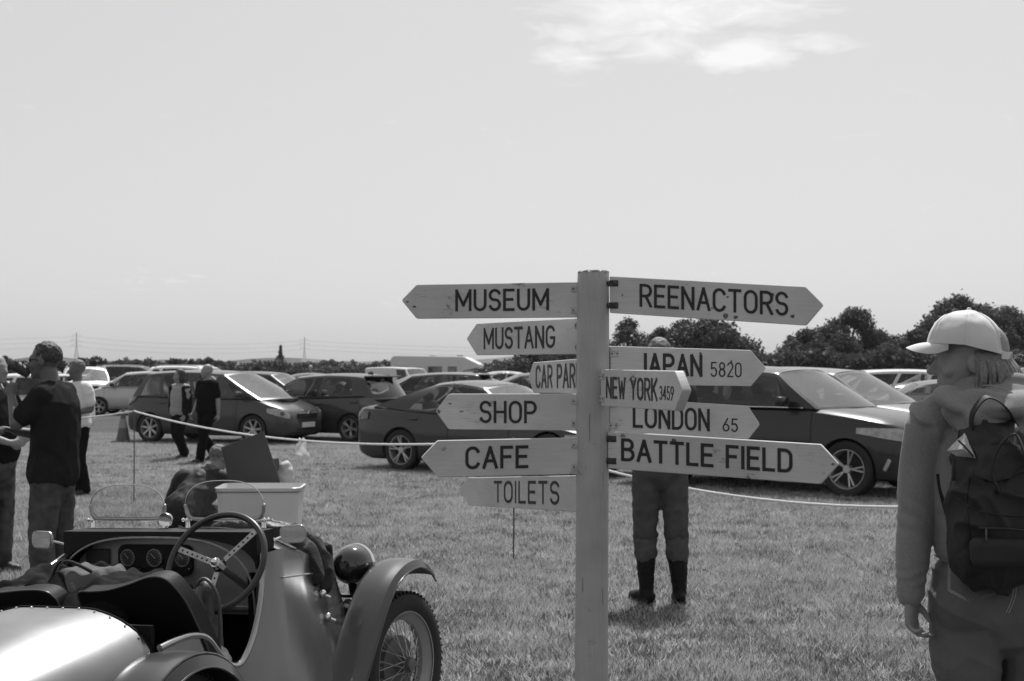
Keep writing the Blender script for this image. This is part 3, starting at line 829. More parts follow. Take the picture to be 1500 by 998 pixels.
def place(c, xr, dr, xf, nearer, side, name, label, cat, group='cars parked on the grass', z=0):
    """stand the car on the grass: the two wheels of the visible side lie on the sight lines of columns xr and xf"""
    wb, hw = c['_wb'], c['_hw']; del c['_wb']; del c['_hw']
    a = (xr - 750) / FPX; b = (xf - 750) / FPX
    Pr = Vector((a * dr, dr)); best = None
    # solve |Pr - t*(b,1)| = wb
    A = b * b + 1; B = -2 * (Pr.x * b + Pr.y); C = Pr.length_squared - wb * wb
    D = B * B - 4 * A * C
    t = (-B + (-1 if nearer else 1) * math.sqrt(max(D, 0))) / (2 * A)
    Pf = Vector((b * t, t)); h = (Pf - Pr).normalized()
    left = Vector((-h.y, h.x)); mid = (Pf + Pr) / 2 - left * side * hw      # side=+1: visible side is the car's left
    c.location = (mid.x, mid.y, z); c.rotation_euler = (0, 0, math.atan2(h.y, h.x))
    c.name = name; tag(c, label, cat, group)
    print('PLACE', name, 'df=%.1f D=%.2f heading %.0f' % (t, D, math.degrees(math.atan2(h.y, h.x))))
    return c
MPV = dict(L=4.26, W=1.81, H=1.60, wb=2.69, fo=.85, wr=.32, a0=.72, a1=1.75, c1=3.75, c0=4.12, zr=(1.6, 1.58), rw=.74, bow=.28,
           top=[(0, .55), (.06, .68), (.2, .78), (.6, .93), (.8, .99), (2, 1.0), (3.6, 1.03), (4.0, 1.02), (4.18, .95), (4.26, .8)],
           panes=[(.05, .17, .02, .03), (.22, .46, .06, .42), (.49, .72, .46, .76), (.76, .92, .80, .93)], spokes=7, paint=.05, hl=(.56, .78), tl=(.8, 1.2), badge=True, spw=.045, gz=.62, doors=[(1.25, 2.35), (2.37, 3.35)])
place(car(MPV), 218, 31.5, 369, True, -1, 'people_carrier', 'dark grey people carrier with diamond badge, behind the walking couple', 'car')
HATCH = dict(L=3.95, W=1.72, H=1.51, wb=2.51, fo=.78, wr=.305, a0=.85, a1=1.65, c1=3.5, c0=3.85, rw=.72,
             top=[(0, .5), (.06, .64), (.3, .78), (.8, .95), (2, .97), (3.4, 1.03), (3.75, 1.02), (3.9, .9), (3.95, .75)],
             panes=[(.12, .50, .02, .46), (.54, .82, .50, .84)], spokes=5, twin=True, paint=.05, spoiler=True, shark=True, tl=(.78, .98), tls=.4)
place(car(HATCH), 511, 31.5, 380, False, 1, 'hatchback', 'dark hatchback with roof spoiler, nose hidden behind the people carrier', 'car')
SEDAN = dict(L=4.71, W=1.83, H=1.44, wb=2.85, fo=.8, wr=.335, a0=1.4, a1=2.2, c1=3.2, c0=4.3, rw=.68, ground=.15,
             top=[(0, .5), (.06, .62), (.3, .72), (1.2, .88), (1.5, .93), (3, .96), (4.0, 1.02), (4.5, 1.03), (4.66, .98), (4.71, .85)],
             panes=[(.13, .46, .02, .43), (.49, .74, .47, .78)], spokes=5, twin=True, paint=.04, tl=(.78, .94), tls=.35, shark=False, doors=[(1.5, 2.65), (2.67, 3.55)])
place(car(SEDAN), 585, 22.9, 800, True, -1, 'saloon_car', 'dark saloon car seen from its tail, behind the shop and cafe boards', 'car')
SUV = dict(L=4.63, W=1.89, H=1.68, wb=2.77, fo=.9, wr=.365, ww=.235, a0=1.35, a1=2.05, c1=4.0, c0=4.45, rw=.72, ground=.22, bow=.26,
           top=[(0, .6), (.05, .78), (.2, .92), (.5, 1.02), (1.2, 1.12), (1.5, 1.14), (3, 1.15), (4.2, 1.2), (4.5, 1.15), (4.6, 1.0), (4.63, .85)],
           panes=[(.12, .46, .02, .42), (.49, .74, .45, .74), (.78, .92, .78, .92)], spokes=5, twin=True, paint=.022, rail=False, hl=(.72, .90), hls=.75, tl=(.9, 1.3), gz=.72, trim=True, cut=1.1,
           doors=[(1.4, 2.6), (2.62, 3.6)])
place(car(SUV), 975, 20.0, 1237, True, -1, 'estate_car', 'black tall estate car right of the signpost with bright five-spoke wheels', 'car')

def rawcar(spec, px, d, heading, name, label, cat='car', group='cars parked on the grass', z=0):
    z = gz(d); c = car(spec); del c['_wb']; del c['_hw']
    c.location = ((px - 750) / FPX * d, d, z); c.rotation_euler = (0, 0, R(heading)); c.name = name
    return tag(c, label, cat, group)
low = dict(detail=1)
# (px of centre, depth, heading in degrees: 0 = nose to the right, -90 = nose to the camera)
JEEP = dict(L=4.4, W=1.86, H=1.66, wb=2.65, fo=.9, wr=.36, a0=1.3, a1=1.85, c1=4.0, c0=4.3, rw=.78, ground=.25, paint=.72, metal=0, detail=1, trim=True,
            top=[(0, .85), (.04, 1.0), (.2, 1.06), (1.2, 1.1), (1.4, 1.12), (4.2, 1.14), (4.35, 1.05), (4.4, .9)], hl=(.85, .98), gz=.92, rail=True, spokes=6)
rawcar(JEEP, 126, 54, -72, 'jeep', 'white boxy jeep facing the camera behind the man in the white polo shirt')
rawcar(dict(HATCH, paint=.45, metal=.5, detail=1), 208, 50, 178, 'hatchback', 'silver hatchback behind the traffic cone, left of the people carrier')
rawcar(dict(SUV, paint=.04, detail=1, rail=True, H=1.72), 205, 62, 5, 'sport_utility_car', 'dark car with roof bars standing beyond the silver hatchback')
rawcar(dict(SUV, paint=.75, metal=0, detail=1, H=1.70, rail=True), 300, 50, -12, 'white_people_carrier', 'long white-roofed car behind the dark grey people carrier')
rawcar(dict(HATCH, paint=.06, detail=1), 395, 46, -20, 'small_car', 'small dark car with sunlit windscreen between people carrier and hatchback')
rawcar(dict(SEDAN, paint=.05, detail=1), 478, 50, 8, 'saloon_car', 'dark car roof seen just over the left end of the hatchback')
rawcar(dict(HATCH, paint=.07, detail=1), 632, 39, 168, 'hatchback', 'mid grey hatchback between the spoiler hatchback and the dark saloon')
rawcar(dict(SUV, paint=.06, detail=1, H=1.46), 690, 43, 10, 'estate_car', 'dark car with pale sunlit roof directly under the camper van')
rawcar(dict(SUV, paint=.03, detail=1, H=1.53), 778, 38, 175, 'sport_utility_car', 'black car roof between the mustang and shop boards')
rawcar(dict(SEDAN, paint=.4, metal=.4, detail=1, H=1.5), 760, 52, 0, 'saloon_car', 'silver car roof behind the black roof left of the post')
rawcar(dict(SEDAN, paint=.05, detail=1), 1345, 25.5, 168, 'saloon_car', 'dark saloon car beyond the black estate car bonnet')
rawcar(dict(SUV, paint=.12, detail=1, H=1.66, metal=.5), 1225, 21.9, -37, 'sport_utility_car', 'grey car whose roof shows just above the black estate car windscreen')
rawcar(dict(MPV, paint=.6, metal=.2, detail=1, H=1.62), 1290, 36, 170, 'people_carrier', 'pale silver car with sunlit roof beyond the dark saloon')
rawcar(dict(SUV, paint=.4, metal=.3, detail=1, H=1.6), 1375, 46, 175, 'estate_car', 'farthest pale car roof left of the woman in the cap')
rawcar(dict(SUV, paint=.05, detail=1, H=1.7), 1520, 34, 176, 'sport_utility_car', 'dark car at the right edge behind the woman in the cap')
rawcar(dict(HATCH, paint=.7, metal=0, detail=1), 12, 34, 175, 'hatchback', 'white car between the two men at the left edge')
VAN = dict(L=5.0, W=1.95, H=2.0, wb=3.0, fo=.95, wr=.34, a0=.95, a1=1.6, c1=4.9, c0=4.98, rw=.86, bw=.97, ground=.2, paint=.62, metal=0, detail=1, panel=True,
           top=[(0, .6), (.05, .85), (.3, 1.0), (.9, 1.12), (1.4, 1.15), (4.9, 1.15), (4.97, 1.1), (5.0, .9)], panes=[(.07, .27, .02, .22)], gz=.7, doors=[(1.1, 2.1)], bow=.2)
rawcar(VAN, 592, 86, -38, 'panel_van', 'plain pale panel van parked in front of the camper van', 'van')
# camper van: coach-built body on a van cab, nose to the right
def camper(px, d, heading):
    root = empty('camper_van', ((px - 750) / FPX * d, d, gz(d)), R(heading), 'cream camper van with over-cab bed and small square windows', 'camper van')
    W = mat('camper_white', .6, .4, var=.05, vscale=2); G = mat('camper_stripe', .25, .5)
    hw = 1.1
    bm = bmesh.new(); prism(bm, [(-3.4, .5), (1.6, .5), (1.6, 1.95), (2.7, 2.05), (2.75, 2.3), (1.7, 2.82), (-3.2, 2.9), (-3.4, 2.7)], 2 * hw, Matrix.Translation((0, hw, 0)) @ Matrix.Rotation(R(90), 4, 'X'))
    bmesh.ops.bevel(bm, geom=bm.edges[:], offset=.05, segments=2, affect='EDGES'); obj('coach_body', bm, W, root)
    bm = bmesh.new(); prism(bm, [(1.6, .4), (3.5, .4), (3.55, .9), (3.3, 1.1), (2.6, 1.2), (2.3, 1.93), (1.6, 1.93)], 1.9, Matrix.Translation((0, .95, 0)) @ Matrix.Rotation(R(90), 4, 'X'))
    bmesh.ops.bevel(bm, geom=bm.edges[:], offset=.06, segments=2, affect='EDGES'); obj('cab', bm, W, root)
    bm = bmesh.new(); box(bm, (2.47, 0, 1.56), (.03, 1.6, .7), rot=Euler((0, R(-23), 0)).to_matrix()); obj('windscreen', bm, SCREEN, root)
    for sg in (-1, 1):
        bm = bmesh.new(); box(bm, (1.98, sg * .96, 1.5), (.6, .02, .5), bev=.005); obj('cab_window', bm, WIN, root)
        for x, w, h in ((-2.6, .9, .5), (-.3, .9, .5), (.9, .55, .5)):
            f = bmesh.new(); box(f, (x, sg * (hw + .012), 1.9), (w + .1, .03, h + .1), bev=.01); fo = obj('window', f, G, root)
            p = bmesh.new(); box(p, (x, sg * (hw + .03), 1.9), (w, .02, h)); obj('pane', p, mat('dark_glass', .04, .1, coat=1), fo)
        bm = bmesh.new(); box(bm, (-.9, sg * (hw + .004), 1.35), (4.8, .012, .12)); obj('stripe', bm, G, root)
    bm = bmesh.new(); box(bm, (-1.2, -hw - .01, 1.65), (.65, .03, 1.8), bev=.005); obj('door', bm, W, root)
    bm = bmesh.new(); box(bm, (-.6, 0, 2.94), (.5, .5, .1), bev=.02); obj('roof_vent', bm, W, root)
    bm = bmesh.new(); box(bm, (1.2, .3, 2.93), (.4, .4, .08), bev=.02); obj('roof_vent', bm, G, root)
    for x in (-2.1, 2.6):
        for sg in (-1, 1):
            bm = bmesh.new(); cyl(bm, (x, sg * .75, .34), (x, sg * .97, .34), .34, n=24); w = obj('wheel', bm, RUB, root)
            bm = bmesh.new(); cyl(bm, (x, sg * .9, .34), (x, sg * .985, .34), .2, n=20); obj('rim', bm, ALLOY, w)
camper(648, 98, -8)

# ------------------------------------------------------------ traffic cone, rope line
def cone(p, label):
    root = empty('traffic_cone', p, 0, label, 'traffic cone')
    bm = bmesh.new(); lathe(bm, [(.19, .03), (.15, .05), (.03, .72), (.022, .74)], 20, cap=True); obj('cone', bm, mat('cone_plastic', .09, .5), root)
    bm = bmesh.new(); lathe(bm, [(.102, .32), (.068, .52)], 20); obj('band', bm, mat('cone_band', .25, .5), root)
    bm = bmesh.new(); box(bm, (0, 0, .02), (.42, .42, .04), bev=.01); obj('base', bm, PLAST, root)
cone(gat(181, 648), 'dark traffic cone on the grass left of the people carrier')
ROPE = mat('white_rope', .75, .7, bump=.4, bscale=300); IRON = mat('stake_iron', .09, .6)
A_ = Vector(((197 - 750) / FPX * 17.5, 17.5, 1.11)); B_ = Vector(((752 - 750) / FPX * 12.3, 12.3, 1.02))
C_ = Vector(((1660 - 750) / FPX * 9.6, 9.6, .84)); D_ = Vector(((-150 - 750) / FPX * 19, 19, 1.07))
for p, lab in ((A_, 'thin iron stake holding the rope left of the walking couple'), (B_, 'thin iron stake whose foot shows under the toilets board')):
    root = empty('rope_stake', (p.x, p.y, 0), 0, lab, 'stake', 'iron stakes of the rope line')
    bm = bmesh.new(); tube(bm, [(0, 0, -.1), (.004, 0, .5), (0, 0, p.z + .0)], .0075, 8); obj('rod', bm, IRON, root)
    bm = bmesh.new(); n = 12
    tube(bm, [Vector((.02 * math.cos(a * 6.283 / n), 0, p.z + .02 + .02 * math.sin(a * 6.283 / n))) for a in range(n)], .005, 6, closed=True)
    obj('eye', bm, IRON, root)
def sag(p, q, s, n=24):
    return [p.lerp(q, i / n) + Vector((0, 0, .02 - s * 4 * (i / n) * (1 - i / n))) for i in range(n + 1)]
bm = bmesh.new()
tube(bm, sag(D_, A_, .13) + sag(A_, B_, .17)[1:] + sag(B_, C_, .31)[1:], .0105, 8, 1)
tag(obj('rope', bm, ROPE), 'sagging white rope strung across the field in front of the cars', 'rope')
bm = bmesh.new(); q = A_.lerp(B_, .37)
ss_ = sag(A_, B_, .17, 100)
q = min(ss_, key=lambda v: abs((v.x / v.y * FPX + 750) - 443))
grid(bm, lambda u, v: q + Vector(((u - .5) * .13 * (.55 + .6 * v) + .01 * math.sin(v * 9), .02 * math.sin(u * 9 + v * 4), -.17 * v + .02 + .012 * math.sin(u * 11))), 8, 10); solid(bm, .004)
tag(obj('bag', bm, mat('pale_polythene', .75, .35, trans=.4)), 'crumpled pale polythene bag tied to the white rope', 'bag')
# ------------------------------------------------------------ people (local: facing +Y, +X is their right, Z up)
SKIN = mat('skin', .25, .55, var=.08, vscale=20, bump=.15, bscale=120)
SKIN_D = mat('tanned_skin', .11, .5, var=.1, vscale=20, bump=.15, bscale=120)
def cloth(name, v, var=.15, bump=.35, bs=9): return mat(name, v, .92, var=var, vscale=14, bump=bump, bscale=bs, spec=.05)
def rotm(z=0, x=0, y=0): return Euler((R(x), R(y), R(z)), 'XYZ').to_matrix()
def head_shape(bm, c, Rm, s=1.0):
    T_ = lambda x, y, z: Vector(c) + Rm @ (Vector((x, y, z)) * s)
    E = lambda x, y, z, r, q=None: ell(bm, T_(x, y, z), tuple(a * s for a in r), Rm if q is None else Rm @ q, 3)
    E(0, -.018, .035, (.074, .095, .088)); E(0, .022, -.005, (.066, .068, .085)); E(0, .034, -.05, (.054, .055, .062))
    E(0, .068, -.095, (.024, .022, .020)); E(0, .072, .028, (.048, .018, .014))                       # chin, brow
    limb(bm, [T_(0, .082, .018), T_(0, .098, -.010), T_(0, .112, -.030)], [.007 * s, .009 * s, .013 * s], side=Rm @ Vector((1, 0, 0)), k=2, n=8)
    E(0, .094, -.034, (.017, .012, .008)); E(0, .083, -.0585, (.022, .011, .0065)); E(0, .081, -.070, (.019, .011, .007))
    E(0, .060, -.070, (.040, .026, .034)); E(0, .045, -.085, (.040, .035, .022))
    for sx in (-1, 1):
        E(sx * .076, -.012, -.008, (.010, .020, .031), rotm(x=-10)); E(sx * .040, .055, -.028, (.024, .022, .024))
        E(sx * .030, .066, .006, (.014, .012, .009))
def hand(bm, w, d, palm, s=1.0, curl=.5, thumb=1, spread=.0):
    """w wrist, d direction of the fingers, palm = direction the palm faces; thumb=+1 thumb on side d x palm"""
    w = Vector(w); d = Vector(d).normalized(); palm = Vector(palm); palm = (palm - d * palm.dot(d)).normalized(); side = d.cross(palm) * thumb
    limb(bm, [w - d * .02 * s, w + d * .03 * s, w + d * .085 * s], [(.026 * s, .019 * s), (.034 * s, .017 * s), (.040 * s, .014 * s)], side=side, k=3, n=12)
    for i, (L, off) in enumerate(((.072, .030), (.080, .011), (.074, -.009), (.058, -.027))):
        b = w + d * (.086 - .006 * (i == 3)) * s + side * off * s; c = curl * (1 + .12 * i)
        p = [b - d * .012 * s, b]; a = 0
        for j, f in enumerate((.45, .30, .25)):
            a += c * (.9, 1.1, .7)[j]
            p.append(p[-1] + (d * math.cos(a) + palm * math.sin(a) + side * spread * off * 8) * L * f * s)
        limb(bm, p, [.0095 * s, .0098 * s, .0088 * s, .008 * s, .0066 * s], side=side, k=3, n=8)
    b = w + d * .02 * s + side * .026 * s
    limb(bm, [b, b + (d * .7 + side * .65 + palm * .35) * .035 * s, b + (d * 1.3 + side * .75 + palm * .7) * .042 * s, b + (d * 1.75 + side * .7 + palm * 1.1) * .045 * s],
         [.014 * s, .0125 * s, .0105 * s, .008 * s], side=palm, k=3, n=8)
def person(name, loc, rz, label, J, vox=.012, shirt=None, sleeve='short', trousers=None, shoes=None, skin=None, hair=None, bald=False, headrot=(0, 0, 0),
           girth=1.0, hipw=1.0, curl=(.5, .5), palms=None, boots=False, hems=True, seed=0, hairlen=0, cat='person', loose=1.0, jh=None):
    root = empty('person', loc, R(rz), label, cat)
    skin = skin or SKIN
    V = {k: Vector(v) for k, v in J.items()}
    pel, chest, neck, head = V['pelvis'], V['chest'], V['neck'], V['head']
    fwd = Vector(J.get('fwd', (0, 1, 0))).normalized()
    shl, shr = V['shl'], V['shr']
    cs = (shr - shl).normalized(); hs = (V['hr'] - V['hl']).normalized()
    g = girth
    def torso(bm, o=0.0, lo=-.12, neckup=True, gm=1.0, hem=0.0):
        up = (chest - pel).normalized()
        pts = [pel + up * lo, pel, pel.lerp(chest, .35), pel.lerp(chest, .75), chest + (chest - pel).normalized() * .10, chest.lerp(neck, .78)]
        rad = [(.165 * hipw + o + hem, .115 * g + o + hem), (.170 * hipw * (.5 + .5 * g) + o + hem * .8, .125 * g + o + hem * .8), (.155 * g + o, .125 * g * gm + o), (.172 * (.5 + .5 * g) + o, .125 * g + o), (.175 + o, .105 + o), (.095 + o, .07 + o)]
        limb(bm, pts, rad, side=cs, k=4, n=20)
        limb(bm, [shl, chest.lerp(neck, .72) - cs * .06, chest.lerp(neck, .72) + cs * .06, shr], [.055 + o, .062 + o, .062 + o, .055 + o], side=fwd, k=3, n=12)
    hR = rotm(headrot[0], headrot[1], headrot[2])
    bm = bmesh.new(); torso(bm)
    limb(bm, [chest.lerp(neck, .6), neck, head + hR @ Vector((0, -.015, -.04))], [.068, .061, .058], k=3)
    limb(bm, [chest.lerp(neck, .55) - cs * .10, chest.lerp(neck, .95), chest.lerp(neck, .55) + cs * .10], [.05, .06, .05], side=fwd, k=3, n=12)
    head_shape(bm, head, hR, 1.06)
    for q, (s_, e_, w_, h_) in enumerate((('shl', 'ell', 'wrl', 'hal'), ('shr', 'elr', 'wrr', 'har'))):
        sh, el, wr_ = V[s_], V[e_], V[w_]; d = V[h_] if h_ in V else (wr_ - el).normalized()
        limb(bm, [sh, sh.lerp(el, .3), el, el.lerp(wr_, .3), wr_], [.056, .052, .040, .040, .027], k=4)
        pm = (palms[q] if palms else (Vector((1, 0, 0)) if q == 0 else Vector((-1, 0, 0))))
        hand(bm, wr_, d, pm, 1.0, curl[q], thumb=1 if d.cross(Vector(pm)).dot(fwd) > 0 else -1)
    for h_, k_, a_ in (('hl', 'kl', 'al'), ('hr', 'kr', 'ar')):
        limb(bm, [V[h_] + Vector((0, 0, .02)), V[h_].lerp(V[k_], .5), V[k_], V[k_].lerp(V[a_], .35), V[a_]], [.088, .075, .056, .055, .038], k=4)
        t = Vector(J.get('toe' + h_[1], fwd)).normalized()
        limb(bm, [V[a_] - t * .04 - Vector((0, 0, .045)), V[a_] + t * .06 - Vector((0, 0, .045)), V[a_] + t * .15 - Vector((0, 0, .055))], [.035, .040, .025], k=3)
    remesh('body', bm, vox, skin, root)
    rs = random.Random(seed)
    def wr(amp, sc, ax=(1, 1, 1)):
        o = Vector((seed * 3.7, 1.3, 2.1))
        def f(p):
            q = Vector((p.x * sc * ax[0], p.y * sc * ax[1], p.z * sc * ax[2])) + o
            n1 = noise.noise(q); n2 = noise.noise(q * 2.3 + Vector((5, 1, 0)))
            return amp * ((1 - abs(n1)) ** 3 * 1.2 - .5 + .5 * n2)
        return f
    if trousers:
        bm = bmesh.new(); o = .014 * loose
        up = (chest - pel).normalized()
        limb(bm, [pel - up * .10, pel, pel + up * .10], [(.168 * hipw + o, .12 * g + o), (.172 * hipw * (.5 + .5 * g) + o, .125 * g + o), (.150 * g + o, .122 * g + o)], side=hs, k=3, n=18)
        for h_, k_, a_ in (('hl', 'kl', 'al'), ('hr', 'kr', 'ar')):
            end = V[a_].lerp(V[k_], -.06) if not boots else V[k_].lerp(V[a_], .45)
            limb(bm, [V[h_] + Vector((0, 0, .02)), V[h_].lerp(V[k_], .5), V[k_], V[k_].lerp(end, .5), end], [.090 + o, .080 + o * 1.3, .062 + o * 1.6, .056 + o * 2, .052 + o * 2], k=4)
        fw = wr(.0075, 8, (1, 1, 1.3)); remesh('trousers', bm, vox, trousers, root, lambda p: fw(p) * min(1, max(.1, (pel.z - p.z) * 6)))
    if shirt:
        bm = bmesh.new(); torso(bm, .020 * loose, lo=-.04, gm=1.06, hem=.014)
        for s_, e_, w_ in (('shl', 'ell', 'wrl'), ('shr', 'elr', 'wrr')):
            sh, el, wr_ = V[s_], V[e_], V[w_]; o = .014 * loose
            if sleeve == 'short': limb(bm, [sh, sh.lerp(el, .4), sh.lerp(el, .70)], [.060 + o, .058 + o * 1.2, .056 + o * 1.4], k=4)
            elif sleeve == 'long': limb(bm, [sh, sh.lerp(el, .3), el, el.lerp(wr_, .4), wr_.lerp(el, .04)], [.060 + o, .056 + o, .048 + o, .044 + o, .034 + o], k=4)
        remesh('shirt', bm, vox, shirt, root, wr(.010, 7, (1.2, 1.2, .8)))
    if shoes:
        for h_, k_, a_ in (('hl', 'kl', 'al'), ('hr', 'kr', 'ar')):
            bm = bmesh.new(); t = Vector(J.get('toe' + h_[1], fwd)).normalized(); z = Vector((0, 0, 1))
            limb(bm, [V[a_] - t * .055 - z * .042, V[a_] + t * .03 - z * .042, V[a_] + t * .12 - z * .052, V[a_] + t * .185 - z * .055], [(.040, .040), (.044, .042), (.048, .034), (.034, .026)], side=t.cross(z), k=3)
            if boots: limb(bm, [V[a_] - z * .02, V[a_] + z * .03, V[k_].lerp(V[a_], .40)], [.052, .054, .074], k=3)
            box(bm, V[a_] + t * .06 - z * .082, (.27, .09, .02), rot=fr(t), bev=.008)
            remesh('boot' if boots else 'shoe', bm, vox * .9, shoes, root, wr(.004, 22))
    if hair:
        bm = bmesh.new(); c = head; T_ = lambda x, y, z: Vector(c) + hR @ Vector((x, y, z))
        rs2 = np.random.RandomState(seed)
        # shell of short locks over the cranium
        for i in range(420):
            v = Vector(rs2.normal(size=3)).normalized()
            if v.z < -.45 or (v.y > .45 and v.z < .55) or (v.y > -.1 and v.z < .05 and abs(v.x) > .3): continue
            p = Vector((v.x * .076, v.y * .096 - .018, v.z * .090 + .037))
            ell(bm, T_(*p), (.012, .012, .012), hR, 1)
        ell(bm, T_(0, -.024, .040), (.078, .094, .089), hR)
        if hairlen:
            for i in range(40):
                a = math.pi * (1.02 + .96 * i / 39); x, y = .078 * math.cos(a), .085 * math.sin(a) - .01
                limb(bm, [T_(x, y, .03), T_(x * 1.15, y * 1.1, -.05), T_(x * 1.1, y * 1.0, -.05 - hairlen)], [.018, .02, .010], k=2, n=6)
        # cut the face free
        remesh('hair', bm, max(.006, vox * .6), hair, root, lambda p: .004 * noise.noise(p * 110))
    return root
HAIR_D = mat('dark_hair', .035, .6, var=.4, vscale=60, bump=.5, bscale=150)
HAIR_G = mat('greying_hair', .12, .6, var=.5, vscale=50, bump=.5, bscale=150)
HAIR_W = mat('white_hair', .5, .6, var=.2, vscale=50, bump=.4, bscale=150)
def J0(h=1.75, **kw):
    k = h / 1.75
    d = dict(pelvis=(0, 0, .94), chest=(0, 0, 1.24), neck=(0, 0, 1.47), head=(0, .02, 1.63), shl=(-.175, 0, 1.40), shr=(.175, 0, 1.40),
             ell=(-.23, -.02, 1.12), elr=(.23, -.02, 1.12), wrl=(-.24, .06, .87), wrr=(.24, .06, .87), hl=(-.09, 0, .90), hr=(.09, 0, .90),
             kl=(-.10, .01, .49), kr=(.10, .01, .49), al=(-.11, -.02, .095), ar=(.11, -.02, .095))
    d.update(kw)
    return {a: (tuple(c * k for c in b) if a not in ('fwd', 'toel', 'toer', 'hal', 'har') else b) for a, b in d.items()}

# bystander behind the boards, back to camera, wellington boots
J = J0(1.90, ell=(-.22, .10, 1.14), elr=(.235, .10, 1.14), wrl=(-.10, .30, 1.16), wrr=(.12, .30, 1.18), kl=(-.085, .05, .48), kr=(.11, .0, .48), al=(-.085, .02, .095), ar=(.12, -.04, .095), toel=(-.35, 1, 0), toer=(.15, 1, 0), head=(0, .03, 1.62),
       hal=(.6, .5, .3), har=(-.6, .5, .3))
p = gat(966, 884); b = person('person', p, 8, 'man with his back turned in dark trousers and wellington boots behind the signpost', J, .013, shirt=cloth('waxed_jacket', .06), sleeve='long',
           trousers=cloth('work_trousers', .085), shoes=mat('rubber_boot', .008, .6, bump=.2, bscale=30, spec=.2), hair=HAIR_G, boots=True, seed=2, headrot=(0, 10, 0), girth=1.05)
for sx, (k_, a_) in ((-1, ('kl', 'al')), (1, ('kr', 'ar'))):        # turned socks above the boots
    bm = bmesh.new(); kk, aa = Vector(J[k_]), Vector(J[a_])
    limb(bm, [kk.lerp(aa, .02), kk.lerp(aa, .10)], [.088, .092], k=1); limb(bm, [kk.lerp(aa, .36), kk.lerp(aa, .42)], [.084, .08], k=1)
    remesh('sock', bm, .012, cloth('wool_sock', .07), b, lambda p: .012 * noise.noise(p * 25))
# man drinking, profile to the left
J = J0(1.83, fwd=(-1, 0, 0))
J = {k: tuple(v) for k, v in J.items()}
J = dict(pelvis=(0, 0, .97), chest=(.0, -.02, 1.33), neck=(0, .015, 1.57), head=(0, .065, 1.715), shl=(-.17, .0, 1.50), shr=(.17, -.01, 1.50),
         ell=(-.21, .15, 1.30), elr=(.24, .13, 1.20), wrl=(-.10, .245, 1.48), wrr=(.04, .30, 1.25), hl=(-.09, 0, .93), hr=(.09, 0, .93),
         kl=(-.10, .03, .51), kr=(.10, .0, .51), al=(-.11, -.02, .10), ar=(.11, -.03, .10), hal=(.25, .10, 1), har=(-1, .5, .3))
d = 9.45; DM = Vector(((79 - 750) / FPX * d, d, 0))
b = person('person', DM, 82, 'man in dark t-shirt and sunglasses drinking from a cup, profile to the left', J, .009, shirt=cloth('black_tshirt', .022), trousers=cloth('blue_jeans', .075, .3), skin=SKIN_D,
           shoes=PLAST, hair=HAIR_D, seed=4, curl=(.9, .7), palms=(Vector((.7, .6, 0)), Vector((0, 0, -1))), girth=1.0)
bm = bmesh.new(); hc = Vector(J['head'])
for sx in (-1, 1):
    ell(bm, hc + Vector((sx * .032, .082, .008)), (.028, .010, .020), rotm(z=-sx * 12), 2)
    tube(bm, [hc + Vector((sx * .058, .075, .014)), hc + Vector((sx * .082, .03, .012)), hc + Vector((sx * .082, -.02, .0))], .004, 6)
tube(bm, [hc + Vector((-.012, .092, .014)), hc + Vector((.012, .092, .014))], .004, 6, 1)
obj('sunglasses', bm, PLAST, b)
cupr = empty('cup', (0, 0, 0), 0, 'dark drinking cup held to the mouth of the man in sunglasses', 'cup')
m = Matrix.Translation(DM) @ Matrix.Rotation(R(82), 4, 'Z')
cupr.matrix_world = m @ Matrix.Translation(hc + Vector((-.005, .150, -.062))) @ Matrix.Rotation(R(-58), 4, 'X')
bm = bmesh.new(); lathe(bm, [(.001, -.045), (.029, -.045), (.040, .045), (.037, .045), (.027, -.040), (.001, -.040)], 20); obj('cup_body', bm, PLAST, cupr)
bm = bmesh.new(); tube(bm, [(0, -.036, .03), (0, -.062, .02), (0, -.058, -.02), (0, -.032, -.028)], .005, 6); obj('handle', bm, PLAST, cupr)
# man in white polo
J = J0(1.76, wrr=(.33, .05, .90), elr=(.26, -.04, 1.13), har=(.35, .2, -.8), wrl=(-.1, .25, 1.05), kl=(-.09, .05, .49))
p = gat(114, 725); person('person', p, 150, 'man in a white polo shirt and black trousers behind the drinking man', J, .015, shirt=cloth('white_polo', .68, .05), trousers=cloth('black_trousers', .012), skin=SKIN_D,
      shoes=PLAST, hair=HAIR_G, seed=5, headrot=(-20, 0, 0))
# man at left edge
J = J0(1.78, wrl=(-.1, .27, 1.08), wrr=(.1, .27, 1.05), ell=(-.24, .05, 1.13), elr=(.24, .05, 1.13), hal=(.8, .4, 0), har=(-.8, .4, 0))
p = gat(-8, 839); person('person', p, -115, 'bald man in black t-shirt and patterned trousers cut by the left edge', J, .013, shirt=cloth('black_shirt', .014), trousers=mat('camouflage_trousers', .06, .85, var=.7, vscale=9, bump=.3, bscale=20, detail=1),
      shoes=PLAST, seed=6, girth=1.25)
